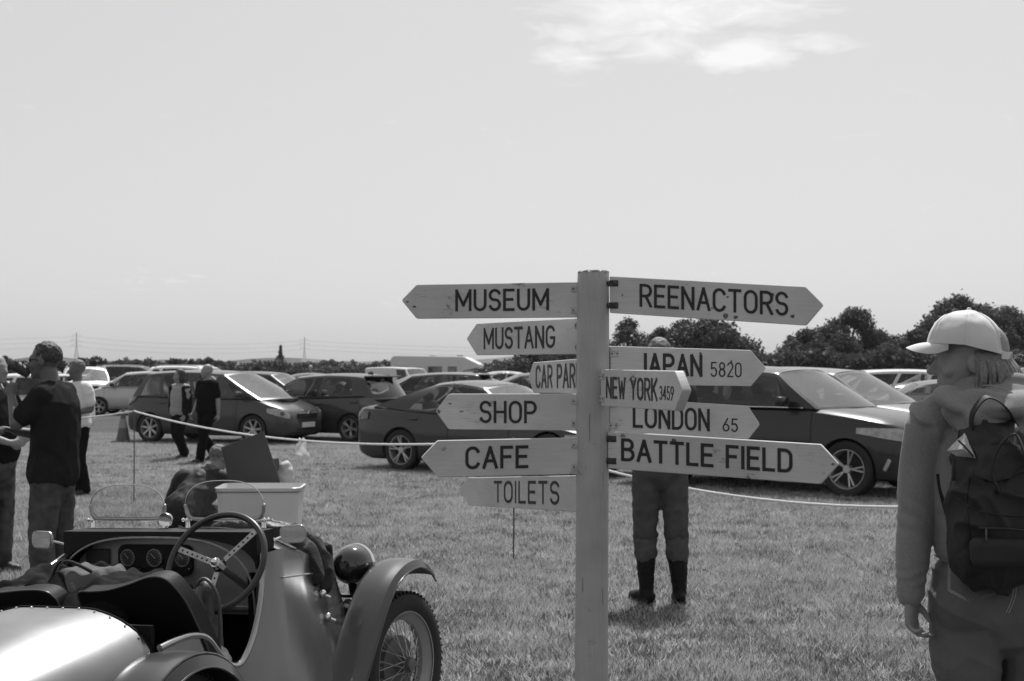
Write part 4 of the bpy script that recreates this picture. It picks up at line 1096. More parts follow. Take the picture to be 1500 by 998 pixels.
# walking couple
J = J0(1.61, hl=(-.085, 0, .90), kl=(-.09, .12, .50), al=(-.09, -.02, .10), kr=(.08, .03, .49), ar=(.08, -.22, .13), wrl=(-.22, .10, .86), wrr=(.23, -.03, .87), toer=(0, 1, -.3))
p = gat(264, 672); b = person('person', p, 150, 'woman in dark cardigan over a pale striped top walking left of a man in black', J, .015, shirt=mat('striped_top', .30, .85, var=.3, vscale=30, stretch=(.2, .2, 6)), sleeve='short', trousers=cloth('navy_trousers', .014),
      shoes=PLAST, hair=HAIR_D, hairlen=.06, seed=7, headrot=(-50, 0, 0), girth=1.05)
bm = bmesh.new()
for sx, e_, w_ in ((-1, 'ell', 'wrl'), (1, 'elr', 'wrr')):
    limb(bm, [(sx * .15, -.01, 1.30), (sx * .165, -.01, 1.1), (sx * .17, -.01, .86)], [(.06, .12), (.055, .125), (.05, .13)], k=3)
    S_ = Vector((sx * .165, 0, 1.29)); limb(bm, [S_, Vector(J[e_]), Vector(J[w_]).lerp(Vector(J[e_]), .1)], [.075, .062, .048], k=3)
limb(bm, [(0, -.08, .86), (0, -.08, 1.1), (0, -.07, 1.30)], [(.16, .07), (.15, .065), (.15, .06)], k=3)
remesh('cardigan', bm, .015, cloth('dark_cardigan', .018), b, lambda p: .010 * noise.noise(p * 14))
J = J0(1.71, kl=(-.10, .20, .51), al=(-.11, .30, .10), kr=(.10, .0, .50), ar=(.12, -.30, .15), toer=(0, 1, -.3), wrl=(-.24, -.02, .87), wrr=(.25, .10, .88))
p = gat(304, 677); person('person', p, 150, 'bald man in black polo shirt and black trousers walking beside the woman in cardigan', J, .015, shirt=cloth('black_polo', .012), trousers=cloth('black_slacks', .010),
      shoes=PLAST, seed=8, girth=1.15, headrot=(-25, 0, 0))
# person far behind the cars
d = 60; J = J0(1.72); person('person', ((455 - 750) / FPX * d, d, 0), 170, 'distant person in dark clothes, head showing above the spoiler hatchback roof', J, .03, shirt=cloth('grey_top', .05), trousers=cloth('grey_trousers', .05), hair=HAIR_W, seed=9)
# crouching person in worn leather jacket, back to camera, at the pale tub
J = dict(pelvis=(-.10, -.14, .33), chest=(.0, .04, .52), neck=(.08, .16, .66), head=(.12, .22, .79), shl=(-.18, .04, .62), shr=(.18, .10, .62),
         ell=(-.30, .06, .40), elr=(.28, .30, .42), wrl=(-.32, .28, .30), wrr=(.26, .52, .50), hl=(-.17, -.08, .30), hr=(.01, -.10, .30),
         kl=(-.24, .34, .36), kr=(.10, .36, .22), al=(-.24, .0, .09), ar=(.10, -.08, .09), hal=(.3, 1, 0), har=(0, 1, .2))
d = 13.6; KP = Vector(((292 - 750) / FPX * d, d, 0))
b = person('person', KP, -8, 'crouching person in a creased leather jacket beside the cream car body', J, .010, shirt=mat('creased_leather', .022, .6, var=.4, vscale=10, bump=.25, bscale=24, spec=.3), sleeve='long', trousers=cloth('dark_jeans', .03),
      shoes=PLAST, hair=HAIR_G, seed=10, headrot=(-15, -15, 0), girth=.95, loose=1.1)
bm = bmesh.new(); limb(bm, [(-.04, .10, .62), (.06, .10, .70), (.16, .16, .63)], [(.045, .03), (.05, .035), (.045, .03)], side=(0, 0, 1), k=3)
remesh('collar', bm, .01, mat('fleece_collar', .12, .9, var=.5, vscale=30, bump=.8, bscale=50), b, lambda p: .008 * noise.noise(p * 50))

# ------------------------------------------------------------ pale tub-bodied car with raised panels behind the roadster
d = 12.0
tub = empty('open_car', ((381 - 750) / FPX * d, d, 0), R(2), 'pale cream open car body with rounded corner beyond the roadster', 'car')
CREAM = mat('cream_paint', .62, .4, var=.06, vscale=3, coat=.3)
def tubprof(w, dpt, r, n=8):
    P = []
    for cx, cy, a0_ in ((w - r, -r, -90), (w - r, dpt - r, 0), (-w + r, dpt - r, 90), (-w + r, -r, 180)):
        for i in range(n + 1):
            a = R(a0_ + 90 * i / n); P.append((cx + r * math.cos(a), cy + (2 * r if False else 0) + r * math.sin(a)))
    return P
bm = bmesh.new(); RR = []
for z, o in ((.10, -.10), (.15, -.05), (.35, -.02), (.60, -.0), (.635, .005), (.655, .02), (.667, .03), (.672, .01), (.62, -.02), (.3, -.03)):
    RR.append([(x * (1 + o * 2), y * (1 + o), z) for x, y in tubprof(.34, .34, .08)])
rings(bm, RR); obj('tub', bm, CREAM, tub)
bm = bmesh.new(); RR = [(x * 1.035, y * 1.015, .635) for x, y in tubprof(.34, .34, .08)]
tube(bm, RR, .006, 6, closed=True); obj('beading', bm, mat('beading', .2, .4), tub)
for x in (-.26, .26):
    for y in (.12,):
        bm = bmesh.new(); lathe(bm, [(.12, -.05), (.17, -.055), (.19, -.03), (.19, .03), (.17, .055), (.12, .05)], 32, Matrix.Translation((x, y, .19)) @ Matrix.Rotation(R(90), 4, 'Y')); w = obj('wheel', bm, RUB, tub)
        bm = bmesh.new(); lathe(bm, [(.01, 0), (.12, .03)], 20, Matrix.Translation((x, y, .19)) @ Matrix.Rotation(R(90), 4, 'Y')); obj('rim', bm, ALLOY, w)
BOARD = mat('grey_board', .052, .55, var=.06, vscale=4)
def panel(corners, d, th, name, label, cat, m_):
    P = [at(x, y, d + dd) for x, y, dd in corners]; o = P[0].copy(); bm = bmesh.new()
    a = [bm.verts.new(q - o) for q in P]; f = bm.faces.new(a); solid(bm, th); ob = obj(name, bm, m_, smooth=False); ob.location = o
    return tag(ob, label, cat)
panel([(325, 655, 0), (387, 632, 0), (414, 714, .04), (339, 720, .04)], 12.6, .012, 'board', 'large dark grey board propped up above the cream car body', 'board', BOARD)
panel([(394, 673, 0), (409, 671, .25), (413, 716, .25), (398, 716, 0)], 12.8, .012, 'board', 'narrow darker board standing just right of the large grey board', 'board', mat('dark_board', .02, .6))
bm = bmesh.new(); ell(bm, (0, 0, 0), (.075, .07, .16), sub=3)
o = remesh('bag', bm, .012, mat('pale_bag', .5, .6, var=.2), None, lambda p: .01 * noise.noise(p * 20)); o.location = at(419, 700, 12.9); tag(o, 'pale rounded bag leaning against the narrow dark board', 'bag')
# ------------------------------------------------------------ signpost
def wood_paint(name, v=.53, chips=.85):
    """old white gloss on timber: fine horizontal grain, grime and chipped patches"""
    m = bpy.data.materials.new(name); m.use_nodes = True; t = m.node_tree; b = t.nodes['Principled BSDF']
    co = N(t, 'ShaderNodeTexCoord').outputs['Object']
    def nz(scale, det, st, a, c, lo, hi, dist=0):
        mp = N(t, 'ShaderNodeMapping'); mp.inputs['Scale'].default_value = st; t.links.new(co, mp.inputs[0])
        n = N(t, 'ShaderNodeTexNoise'); n.inputs['Scale'].default_value = scale; n.inputs['Detail'].default_value = det; n.inputs['Distortion'].default_value = dist
        t.links.new(mp.outputs[0], n.inputs['Vector'])
        r = N(t, 'ShaderNodeMapRange'); r.inputs[1].default_value = a; r.inputs[2].default_value = c; r.inputs[3].default_value = lo; r.inputs[4].default_value = hi
        t.links.new(n.outputs['Fac'], r.inputs[0]); return r.outputs[0]
    def mul(a, c):
        k = N(t, 'ShaderNodeMath', operation='MULTIPLY'); t.links.new(a, k.inputs[0])
        if isinstance(c, float): k.inputs[1].default_value = c
        else: t.links.new(c, k.inputs[1])
        return k.outputs[0]
    st = (1, 1, 16) if name.startswith('board') else (16, 16, 1)
    grain = nz(11, 7, st, .3, .7, .94, 1.05, .4)
    grime = nz(4, 9, (1, 1, 1.5), .3, .7, .84, 1.12)
    scratch = nz(30, 4, (.6, 1, 9) if name.startswith('board') else (9, 9, .6), .58, .66, 1.0, .5)
    chip = nz(26, 6, (1, 1, 1.8), .62, .66, 1.0, .25)
    chip2 = nz(6, 4, (1, 1, 1), .56, .66, 0.0, chips)
    mixc = N(t, 'ShaderNodeMix', data_type='FLOAT'); t.links.new(chip2, mixc.inputs['Factor']); mixc.inputs[2].default_value = 1.0; t.links.new(mul(chip, scratch), mixc.inputs[3])
    c = mul(mul(mul(grain, grime), mixc.outputs[0]), v)
    t.links.new(c, b.inputs['Base Color']); b.inputs['Roughness'].default_value = .48
    bp = N(t, 'ShaderNodeBump'); bp.inputs['Strength'].default_value = .5; bp.inputs['Distance'].default_value = .003
    t.links.new(mul(grain, mixc.outputs[0]), bp.inputs['Height']); t.links.new(bp.outputs[0], b.inputs['Normal'])
    return m
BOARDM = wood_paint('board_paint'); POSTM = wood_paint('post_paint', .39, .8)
INK = mat('black_letter_paint', .012, .5, var=.4, vscale=40)
HINGE = mat('painted_hinge', .42, .5, var=.3, vscale=40, bump=.5, bscale=90)
RUST = mat('bare_rusty_metal', .05, .6, var=.6, vscale=90, bump=.8, bscale=120)
def arc(cx, cy, rx, ry, a0, a1, n=8): return [(cx + rx * math.cos(R(lerp(a0, a1, i / n))), cy + ry * math.sin(R(lerp(a0, a1, i / n)))) for i in range(n + 1)]
G = {  # monoline letters in a box of width w (first item), height 1
 'M': (.74, [[(0, 0), (0, 1)], [(0, 1), (.37, .25)], [(.37, .25), (.74, 1)], [(.74, 1), (.74, 0)]]),
 'U': (.56, [[(0, 1), (0, .3)] + arc(.28, .28, .28, .28, 180, 360)[1:] + [(.56, 1)]]),
 'S': (.52, [arc(.26, .75, .26, .25, 20, 180) + arc(.26, .75, .26, .25, 180, 245, 4)[1:] + arc(.26, .26, .26, .26, 65, 0, 4) + arc(.26, .26, .26, .26, 0, -160)[1:]]),
 'E': (.48, [[(.48, 1), (0, 1), (0, 0), (.48, 0)], [(0, .52), (.42, .52)]]),
 'T': (.56, [[(0, 1), (.56, 1)], [(.28, 1), (.28, 0)]]),
 'A': (.60, [[(0, 0), (.30, 1), (.60, 0)], [(.11, .33), (.49, .33)]]),
 'N': (.56, [[(0, 0), (0, 1), (.56, 0), (.56, 1)]]),
 'G': (.58, [arc(.29, .70, .29, .30, 25, 180) + [(0, .3)] + arc(.29, .30, .29, .30, 180, 360)[1:] + [(.58, .45), (.33, .45)]]),
 'C': (.56, [arc(.28, .71, .28, .29, 20, 180) + [(0, .29)] + arc(.28, .29, .28, .29, 180, 340)[1:]]),
 'R': (.54, [[(0, 0), (0, 1), (.28, 1)] + arc(.28, .74, .26, .26, 90, -90)[1:] + [(0, .48)], [(.27, .48), (.54, 0)]]),
 'P': (.54, [[(0, 0), (0, 1), (.28, 1)] + arc(.28, .73, .26, .27, 90, -90)[1:] + [(0, .46)]]),
 'B': (.54, [[(0, 0), (0, 1), (.27, 1)] + arc(.27, .76, .23, .24, 90, -90)[1:] + [(0, .52)], [(.27, .52)] + arc(.28, .26, .26, .26, 90, -90)[0:] + [(0, 0)]]),
 'K': (.56, [[(0, 0), (0, 1)], [(.54, 1), (.02, .38)], [(.18, .56), (.56, 0)]]),
 'H': (.56, [[(0, 0), (0, 1)], [(.56, 0), (.56, 1)], [(0, .5), (.56, .5)]]),
 'O': (.58, [arc(.29, .70, .29, .30, 0, 180) + [(0, .3)] + arc(.29, .30, .29, .30, 180, 360)[1:] + [(.58, .70)]]),
 'F': (.48, [[(.48, 1), (0, 1), (0, 0)], [(0, .52), (.40, .52)]]),
 'I': (.02, [[(.01, 0), (.01, 1)]]),
 'L': (.46, [[(0, 1), (0, 0), (.46, 0)]]),
 'J': (.42, [[(.42, 1), (.42, .22)] + arc(.21, .22, .21, .22, 0, -150)[1:]]),
 'Y': (.58, [[(0, 1), (.29, .5), (.29, 0)], [(.29, .5), (.58, 1)]]),
 'W': (.76, [[(0, 1), (.19, 0), (.38, .8), (.57, 0), (.76, 1)]]),
 'D': (.55, [[(0, 0), (0, 1), (.25, 1)] + arc(.25, .70, .30, .30, 90, 0)[1:] + arc(.25, .30, .30, .30, 0, -90) + [(0, 0)]]),
 ' ': (.22, []),
 '0': (.50, [arc(.25, .74, .25, .26, 0, 180) + [(0, .26)] + arc(.25, .26, .25, .26, 180, 360)[1:] + [(.5, .74)]]),
 '2': (.48, [arc(.24, .75, .24, .25, 160, -30) + [(0, 0), (.48, 0)]]),
 '3': (.48, [arc(.24, .76, .22, .24, 150, -90), arc(.24, .26, .24, .26, 90, -150)]),
 '4': (.50, [[(.38, 0), (.38, 1), (0, .28), (.50, .28)]]),
 '5': (.48, [[(.45, 1), (.06, 1), (.03, .55)] + arc(.23, .31, .25, .31, 120, -150, 12)]),
 '6': (.50, [[(.40, 1), (.05, .42)], arc(.25, .27, .25, .27, 0, 360, 14)]),
 '8': (.50, [arc(.25, .76, .22, .24, 0, 360, 12), arc(.25, .26, .25, .26, 0, 360, 12)]),
 '9': (.50, [[(.10, 0), (.45, .58)], arc(.25, .73, .25, .27, 0, 360, 14)]),
}
def stroke(bm, pts, w, M, z0, z1):
    """raised flat stroke along a polyline"""
    P = [Vector((x, y)) for x, y in pts]; Q = [P[0]]
    for p in P[1:]:
        if (p - Q[-1]).length > 1e-5: Q.append(p)
    P = Q; n = len(P)
    if n < 2: return
    closed = (P[0] - P[-1]).length < 1e-4 and n > 3
    for i in range(1, n - 1):
        if (P[i] - P[i - 1]).normalized().dot((P[i + 1] - P[i]).normalized()) < .25:
            stroke(bm, [tuple(p) for p in P[:i + 1]], w, M, z0, z1); stroke(bm, [tuple(p) for p in P[i:]], w, M, z0, z1 + .00009); return
    Lf, Rt = [], []
    for i in range(n):
        d0 = (P[i] - P[i - 1]).normalized() if i > 0 else ((P[0] - P[-2]).normalized() if closed else None)
        d1 = (P[i + 1] - P[i]).normalized() if i < n - 1 else ((P[1] - P[0]).normalized() if closed else None)
        d0 = d0 or d1; d1 = d1 or d0
        nn = Vector((-(d0.y + d1.y), d0.x + d1.x))
        if nn.length < 1e-4: nn = Vector((-d0.y, d0.x))
        nn.normalize(); k = min(1.18, 1 / max(.3, nn.dot(Vector((-d0.y, d0.x)))))
        ext = Vector((0, 0))
        if not closed and i == 0: ext = -d1 * w * .42
        if not closed and i == n - 1: ext = d0 * w * .42
        Lf.append(P[i] + nn * w * .5 * k + ext); Rt.append(P[i] - nn * w * .5 * k + ext)
    vt = lambda p, z: bm.verts.new(M @ Vector((p.x, p.y, z)))
    A = [(vt(a, z1), vt(b, z1), vt(a, z0), vt(b, z0)) for a, b in zip(Lf, Rt)]
    for a, b in zip(A, A[1:]):
        bm.faces.new((a[0], a[1], b[1], b[0])); bm.faces.new((a[0], b[0], b[2], a[2])); bm.faces.new((a[1], a[3], b[3], b[1]))
def text(bm, s, M, x0, x1, y0, h, wt=.15):
    """letters of height h between x0 and x1 of the board plane"""
    gap = .26; tot = sum(G[c][0] for c in s) + gap * (len(s) - 1)
    kx = (x1 - x0 - h * wt * .9) / (tot * h); x = x0 + h * wt * .45; k = 0
    for c in s:
        for pl in G[c][1]:
            k += 1; z = .0012 + .00022 * (k % 4)
            stroke(bm, [(x + px * h * kx, y0 + py * h) for px, py in pl], h * wt * (.55 + .45 * min(1.1, kx)), M, .0, z)
        x += (G[c][0] + gap) * h * kx
POST_D = 4.6
pb = at(866.5, 537, POST_D); 
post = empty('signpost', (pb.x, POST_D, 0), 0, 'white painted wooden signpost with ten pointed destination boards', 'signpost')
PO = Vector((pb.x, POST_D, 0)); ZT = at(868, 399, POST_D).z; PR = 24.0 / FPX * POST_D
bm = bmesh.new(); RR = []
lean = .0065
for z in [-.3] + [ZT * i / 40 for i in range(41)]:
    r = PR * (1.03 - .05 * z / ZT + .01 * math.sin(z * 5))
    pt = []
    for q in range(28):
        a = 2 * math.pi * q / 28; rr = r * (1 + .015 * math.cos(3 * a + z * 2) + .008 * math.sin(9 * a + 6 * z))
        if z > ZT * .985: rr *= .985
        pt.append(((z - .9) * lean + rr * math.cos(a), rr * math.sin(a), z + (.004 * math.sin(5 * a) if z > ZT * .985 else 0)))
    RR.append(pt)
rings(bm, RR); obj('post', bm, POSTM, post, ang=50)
bm = bmesh.new(); 
cyl(bm, ((ZT - .9) * lean, 0, ZT - .002), ((ZT - .9) * lean, 0, ZT + .006), PR * .99, PR * .9, 28); 
remesh('post_top', bm, .004, mat('weathered_endgrain', .35, .9, var=.5, vscale=50, bump=1, bscale=70), post, lambda p: .003 * noise.noise(p * 60))
for z, n_ in ((1.02, 2), (.45, 1), (1.35, 2)):                         # drying cracks in the post
    bm = bmesh.new()
    for k in range(n_):
        a = R(-90 + rnd.uniform(-50, 50)); r = PR * 1.004; zz = z + rnd.uniform(-.12, .12); l = rnd.uniform(.02, .09)
        pts = [((zz + l * f - .9) * lean + (r) * math.cos(a + .03 * math.sin(f * 9)), r * math.sin(a + .03 * math.sin(f * 9)), zz + l * f) for f in (0, .3, .6, 1)]
        tube(bm, pts, .0006, 4, 1)
    bmesh.ops.translate(bm, verts=bm.verts, vec=(0, 0, 0)); o = obj('crack', bm, INK, post); o['kind'] = 'stuff'
def board(words, sx, st, sb, d0, tx, ty, shx, sht, shb, d1, label, th=.022, texts=(), hinge='paint', chips=None):
    """start column sx (top st, bottom sb, depth d0); point at (tx,ty); shoulders at shx (top sht, bottom shb), depth d1 at the shoulders"""
    left = tx < sx
    A = at(sx, st, d0); B = at(sx, sb, d0); C = at(shx, sht, d1); D = at(shx, shb, d1)
    mid0 = (A + B) / 2; mid1 = (C + D) / 2
    X = (mid1 - mid0); X.z = 0; X.normalize()
    if left: X = -X                       # reading direction
    Z = Vector((0, 0, 1)); Nn = X.cross(Z)     # normal
    if Nn.y > 0: Nn = -Nn
    sl = lambda p: (p - mid0).dot(X)
    # tip
    dirr = -X if left else X
    best = min((i * .002 for i in range(-50, 600)), key=lambda s: abs(((mid0 + dirr * s).x / (mid0 + dirr * s).y * FPX + 750) - tx))
    tipP = mid0 + dirr * best; tz = CAM_H - (ty - HORZ) / FPX * tipP.y
    # plane coordinates
    q = lambda p: (sl(p), p.z - mid0.z)
    tip = (sl(tipP), tz - mid0.z)
    a, b, c, e = q(A), q(B), q(C), q(D)
    poly = [b, e, tip, c, a] if not left else [a, c, tip, e, b]
    # round the corners slightly
    rp = []
    for i, p in enumerate(poly):
        p = Vector(p); u = (Vector(poly[i - 1]) - p); v = (Vector(poly[(i + 1) % len(poly)]) - p); r = .004
        if i == 2: r = .006
        rp += [tuple(p + u.normalized() * r), tuple(p + u.normalized() * r * .3 + v.normalized() * r * .3), tuple(p + v.normalized() * r)]
    M = Matrix.Translation(mid0 - PO) @ Matrix((X, Z, Nn)).transposed().to_4x4()
    flip = Nn.dot(X.cross(Z)) < 0
    bm = bmesh.new(); prism(bm, rp, -th, M)
    bmesh.ops.recalc_face_normals(bm, faces=bm.faces)
    bmesh.ops.bevel(bm, geom=[e_ for e_ in bm.edges if len(e_.link_faces) == 2 and e_.calc_face_angle(0) > 1.2], offset=.0018, segments=1, affect='EDGES')
    ob = obj('sign_board', bm, BOARDM, post, ang=30)
    ob['label'] = label
    # subdivide colour space per board: shift object coordinates
    def s_of(px):
        return sl(min((mid0 + X * (i * .001) for i in range(-900, 900)), key=lambda P: abs(P.x / P.y * FPX + 750 - px)))
    H0 = a[1] - b[1]
    for (w_, x0, x1, f0, f1, wt) in texts:
        # f0,f1: baseline and cap line as fractions of the board height measured at the middle of the word
        s0, s1 = s_of(x0), s_of(x1); sm = (s0 + s1) / 2; k = (sm - a[0]) / (c[0] - a[0])
        top_, bot_ = lerp(a[1], c[1], k), lerp(b[1], e[1], k)
        sh_t = ((c[1] + e[1]) - (a[1] + b[1])) / 2 / (c[0] - a[0])
        MM = M @ Matrix(((1, 0, 0, 0), (sh_t, 1, 0, -sh_t * sm), (0, 0, 1, 0), (0, 0, 0, 1)))
        y0 = lerp(bot_, top_, f0); h = (top_ - bot_) * (f1 - f0)
        tb = bmesh.new(); text(tb, w_, MM, s0, s1, y0, h, wt)
        lo = obj('lettering', tb, INK, ob, smooth=False)
    # hinge plates and screws at the post end
    hx = a[0] + (-.012 if left else .012)
    for k in (.2, .8):
        hb = bmesh.new(); y = lerp(b[1], a[1], k)
        box(hb, M @ Vector((hx, y, .0012)), (.034, .0035, .020), rot=Matrix((X, Nn, Z)).transposed(), bev=.001)
        o = obj('hinge', hb, HINGE if hinge == 'paint' else RUST, ob)
        if hinge == 'paint':
            for dx2 in (-.010, .010):
                hb = bmesh.new(); cyl(hb, M @ Vector((hx + dx2, y, .001)), M @ Vector((hx + dx2, y, .0042)), .0026, n=10); obj('screw', hb, RUST, ob)
        if hinge != 'paint':
            hb = bmesh.new(); 
            for a_ in range(2):
                cc = M @ Vector((hx + (-.014 if a_ else .010), y, .0025)); ell(hb, cc, (.009, .004, .009), sub=2)
            remesh('bolt_head', hb, .002, RUST, ob, lambda p: .0015 * noise.noise(p * 200))
    if chips:
        for (px, f, rx, ry) in chips:
            s0 = s_of(px); k = (s0 - a[0]) / (c[0] - a[0]); y = lerp(lerp(b[1], e[1], k), lerp(a[1], c[1], k), f)
            cb_ = bmesh.new(); n = 18
            for r_, m_ in ((1.0, RUST),):
                pts = [(s0 + rx * math.cos(6.283 * i / n) * rnd.uniform(.6, 1.15), y + ry * math.sin(6.283 * i / n) * rnd.uniform(.6, 1.15)) for i in range(n)]
                prism(cb_, pts, .0009 + .0001 * rnd.random(), M)
            obj('chipped_patch', cb_, mat('bare_timber', .13, .9, var=.8, vscale=160, bump=1, bscale=160), ob)
    return ob
W_ = .14
board('MUSEUM', 850, 413, 465, 4.60, 588, 440, 610, 417, 467, 4.76, 'top left board reading MUSEUM with a grimy pointed end', texts=[('MUSEUM', 667, 804, .24, .80, W_)], chips=[(607, .35, .008, .004), (597, .5, .005, .003)])
board('MUSTANG', 850, 466, 519, 4.62, 683, 496.5, 698, 474, 520.5, 5.15, 'board reading MUSTANG angled away to the left', texts=[('MUSTANG', 709, 813, .22, .80, W_)])
board('CAR PARK', 862, 524.5, 577, 4.64, 774, 551.6, 781, 531, 575.6, 5.25, 'short foreshortened board reading CAR PARK cut off by the post', texts=[('CAR PARK', 785, 852.5, .20, .84, .15)])
board('SHOP', 850, 577, 631, 4.59, 638, 602.5, 657, 577, 629, 4.74, 'board reading SHOP with chipped tip', texts=[('SHOP', 703, 786, .22, .77, W_)], chips=[(643, .5, .006, .007), (659, .72, .006, .003)])
board('CAFE', 850, 641, 694.5, 4.58, 617, 670.7, 641.5, 645.5, 699, 4.52, 'board reading CAFE below the SHOP board', texts=[('CAFE', 682, 774, .24, .78, .155)])
board('TOILETS', 855, 696, 750, 4.62, 672, 715, 686, 699.5, 740, 5.6, 'lowest left board reading TOILETS angled away', texts=[('TOILETS', 724, 819, .20, .82, W_)])
board('REENACTORS', 893, 404.5, 458.5, 4.57, 1206, 446.6, 1180, 420, 477, 4.35, 'top right board reading REENACTORS with rusty hinges and scuffs', texts=[('REENACTORS', 937, 1155, .25, .80, W_)], hinge='rust',
      chips=[(1063, .12, .008, .010), (1078, .10, .007, .006), (1161, .22, .007, .007), (1132, .75, .006, .007), (1044, .30, .005, .003), (1066, .62, .005, .003), (912, .5, .003, .003)])
board('JAPAN', 895, 507, 563, 4.60, 1122.7, 539.6, 1100, 513, 566, 4.9, 'board reading JAPAN 5820 partly behind the NEW YORK board', texts=[('JAPAN', 933, 1028, .28, .80, .17), ('5820', 1041, 1086, .26, .63, .10)],
      chips=[(1026, .86, .006, .006), (1071, .66, .005, .005)])
board('NEW YORK', 880, 541.3, 594.6, 4.535, 999.6, 572, 988, 543.5, 602, 4.05, 'foreshortened board reading NEW YORK 3459 pointing towards the viewer', texts=[('NEW YORK', 888, 963, .25, .77, .15), ('3459', 966, 987, .27, .60, .10)], th=.03)
board('LONDON', 893, 582, 634, 4.61, 1113, 622, 1096, 594.6, 643.7, 4.85, 'board reading LONDON 65 above the BATTLE FIELD board', texts=[('LONDON', 927, 1039, .22, .80, .15), ('65', 1058, 1080, .22, .58, .10)])
board('BATTLE FIELD', 890, 632, 686, 4.57, 1227.5, 680, 1201, 651, 709, 4.30, 'lowest right board reading BATTLE FIELD with split tip', texts=[('BATTLE FIELD', 910, 1160, .27, .80, .16)], hinge='rust',
      chips=[(987, .86, .008, .009), (992, .28, .005, .007), (1219, .52, .006, .004)])

# ------------------------------------------------------------ woman in the foreground (local frame = world frame, built in metres at 500 px per metre)
WD = 4.17; WX = 1463
wroot = empty('person', ((WX - 750) / FPX * WD, WD, 0), 0, 'woman in white cap, grey hooded top and jeans seen from behind at the right', 'person')
K = FPX / WD
def w(px, py, y=0.0): return Vector(((px - 750) / FPX * (WD + y) - (WX - 750) / FPX * WD, y, CAM_H - (py - HORZ) / FPX * (WD + y)))
CAML = Vector((-(WX - 750) / FPX * WD, -WD, CAM_H))
HOOD = mat('grey_marl_jersey', .21, .9, var=.18, vscale=220, bump=.3, bscale=500, sheen=.25)
JEAN = mat('faded_denim', .115, .85, var=.22, vscale=7, bump=.35, bscale=420)
PACK = mat('dark_nylon', .024, .62, var=.12, vscale=9, bump=.06, bscale=700, spec=.35)
CAPM = mat('white_cotton', .62, .85, var=.04, vscale=9, bump=.15, bscale=380)
HAIRB = mat('blonde_hair', .20, .5, var=.45, vscale=40, stretch=(6, 6, .5), bump=.6, bscale=60)
hc = w(1420, 529, .02); hR = rotm(z=72, y=0)
bm = bmesh.new(); head_shape(bm, hc, hR, 1.0)
limb(bm, [w(1452, 600, .02), w(1440, 572, .02), w(1432, 545, .02)], [.064, .058, .056], k=3)
limb(bm, [w(1463, 870), w(1463, 800), w(1462, 720), w(1462, 640), w(1456, 600)], [(.16, .11), (.14, .10), (.15, .11), (.17, .10), (.09, .07)], k=4, n=20)
SL, SR = w(1362, 617, .0), w(1560, 622, .0)
limb(bm, [SL, w(1430, 606), w(1490, 606), SR], [.055, .06, .06, .055], side=(0, 1, 0), k=3)
ELw, WRw = w(1340, 752, .02), w(1332, 868, -.03)
limb(bm, [SL, w(1352, 680, .02), ELw, w(1338, 800, 0), WRw], [.055, .048, .042, .040, .027], k=4)
hand(bm, WRw + Vector((.0, .0, -.012)), Vector((.05, .04, -1)), Vector((.75, -.65, 0)), .92, .62, thumb=-1 if Vector((.05, .04, -1)).cross(Vector((.75, -.65, 0))).y < 0 else 1, spread=.06)
ERw, WRr = w(1585, 750, .02), w(1592, 868, .03)
limb(bm, [SR, ERw, WRr], [.055, .042, .027], k=4); hand(bm, WRr, (0, .1, -1), (-1, 0, 0), .86, .6)
for sx, hx in ((-1, 1412), (1, 1512)):
    limb(bm, [w(hx, 880), w(hx - sx * -4, 1000), w(hx + sx * 2, 1130, .02), w(hx + sx * 2, 1200, 0), w(hx + sx * 2, 1350, -.03)], [.09, .075, .055, .052, .036], k=4)
    limb(bm, [w(hx, 1366, -.06), w(hx, 1368, .06), w(hx, 1372, .14)], [.035, .038, .025], k=3)
for py in (546, 540):
    pass
remesh('body', bm, .0055, SKIN, wroot, None, 2)
# hooded top: torso, sleeves and cowl
ZE = ELw.z
def fold(p):
    a = .007 * noise.noise(Vector((p.x * 6, p.y * 6, p.z * 3.5 + p.x * 3))) + .0022 * noise.noise(Vector((p.x * 28, p.y * 28, p.z * 14)))
    if p.x < -.155:      # sleeve: soft diagonal creases inside the elbow and bunching above the cuff
        e = math.exp(-((p.z - ZE) / .055) ** 2); c = math.exp(-((p.z - (WRw.z + .045)) / .035) ** 2)
        wv = noise.noise(Vector((p.x * 11, p.y * 11, p.z * 6)))
        a += .0026 * e * math.sin(p.z * 120 + p.x * 75 + wv * 5) + .0018 * c * math.sin(p.z * 190 - p.x * 60 + wv * 5)
        a += .005 * (1 - abs(noise.noise(Vector((p.x * 5 + 3, p.y * 5, p.z * 3 + p.x * 11))))) ** 8
    else:
        a += .010 * (1 - abs(noise.noise(Vector((p.x * 5 + p.z * 7, p.y * 4, p.z * 5 - p.x * 9))))) ** 6 - .003
    return a
bm = bmesh.new()
limb(bm, [w(1460, 800), w(1458, 770), w(1460, 700), w(1462, 645), w(1464, 612)], [(.188, .135), (.182, .135), (.198, .135), (.20, .125), (.15, .10)], k=4, n=24)
limb(bm, [w(1358, 622), w(1380, 606), w(1440, 598), w(1490, 598), w(1545, 606), w(1566, 624)], [.066, .070, .078, .078, .07, .066], side=(0, 1, 0), k=3)
limb(bm, [w(1360, 624), w(1349, 680, .02), w(1341, 745, .02), w(1336, 800, 0), w(1333, 850, -.02)], [.070, .064, .060, .052, .042], k=4, n=18)
limb(bm, [w(1332, 846, -.02), w(1332, 872, -.03)], [.040, .036], k=1, n=18)
ell(bm, w(1353, 607, -.02), (.050, .062, .024), rotm(x=30, y=22))
limb(bm, [w(1562, 624), w(1582, 745, .02), w(1592, 855, .03)], [.070, .060, .042], k=4, n=18)
remesh('hooded_top', bm, .0055, HOOD, wroot, fold, 8)
from mathutils.bvhtree import BVHTree
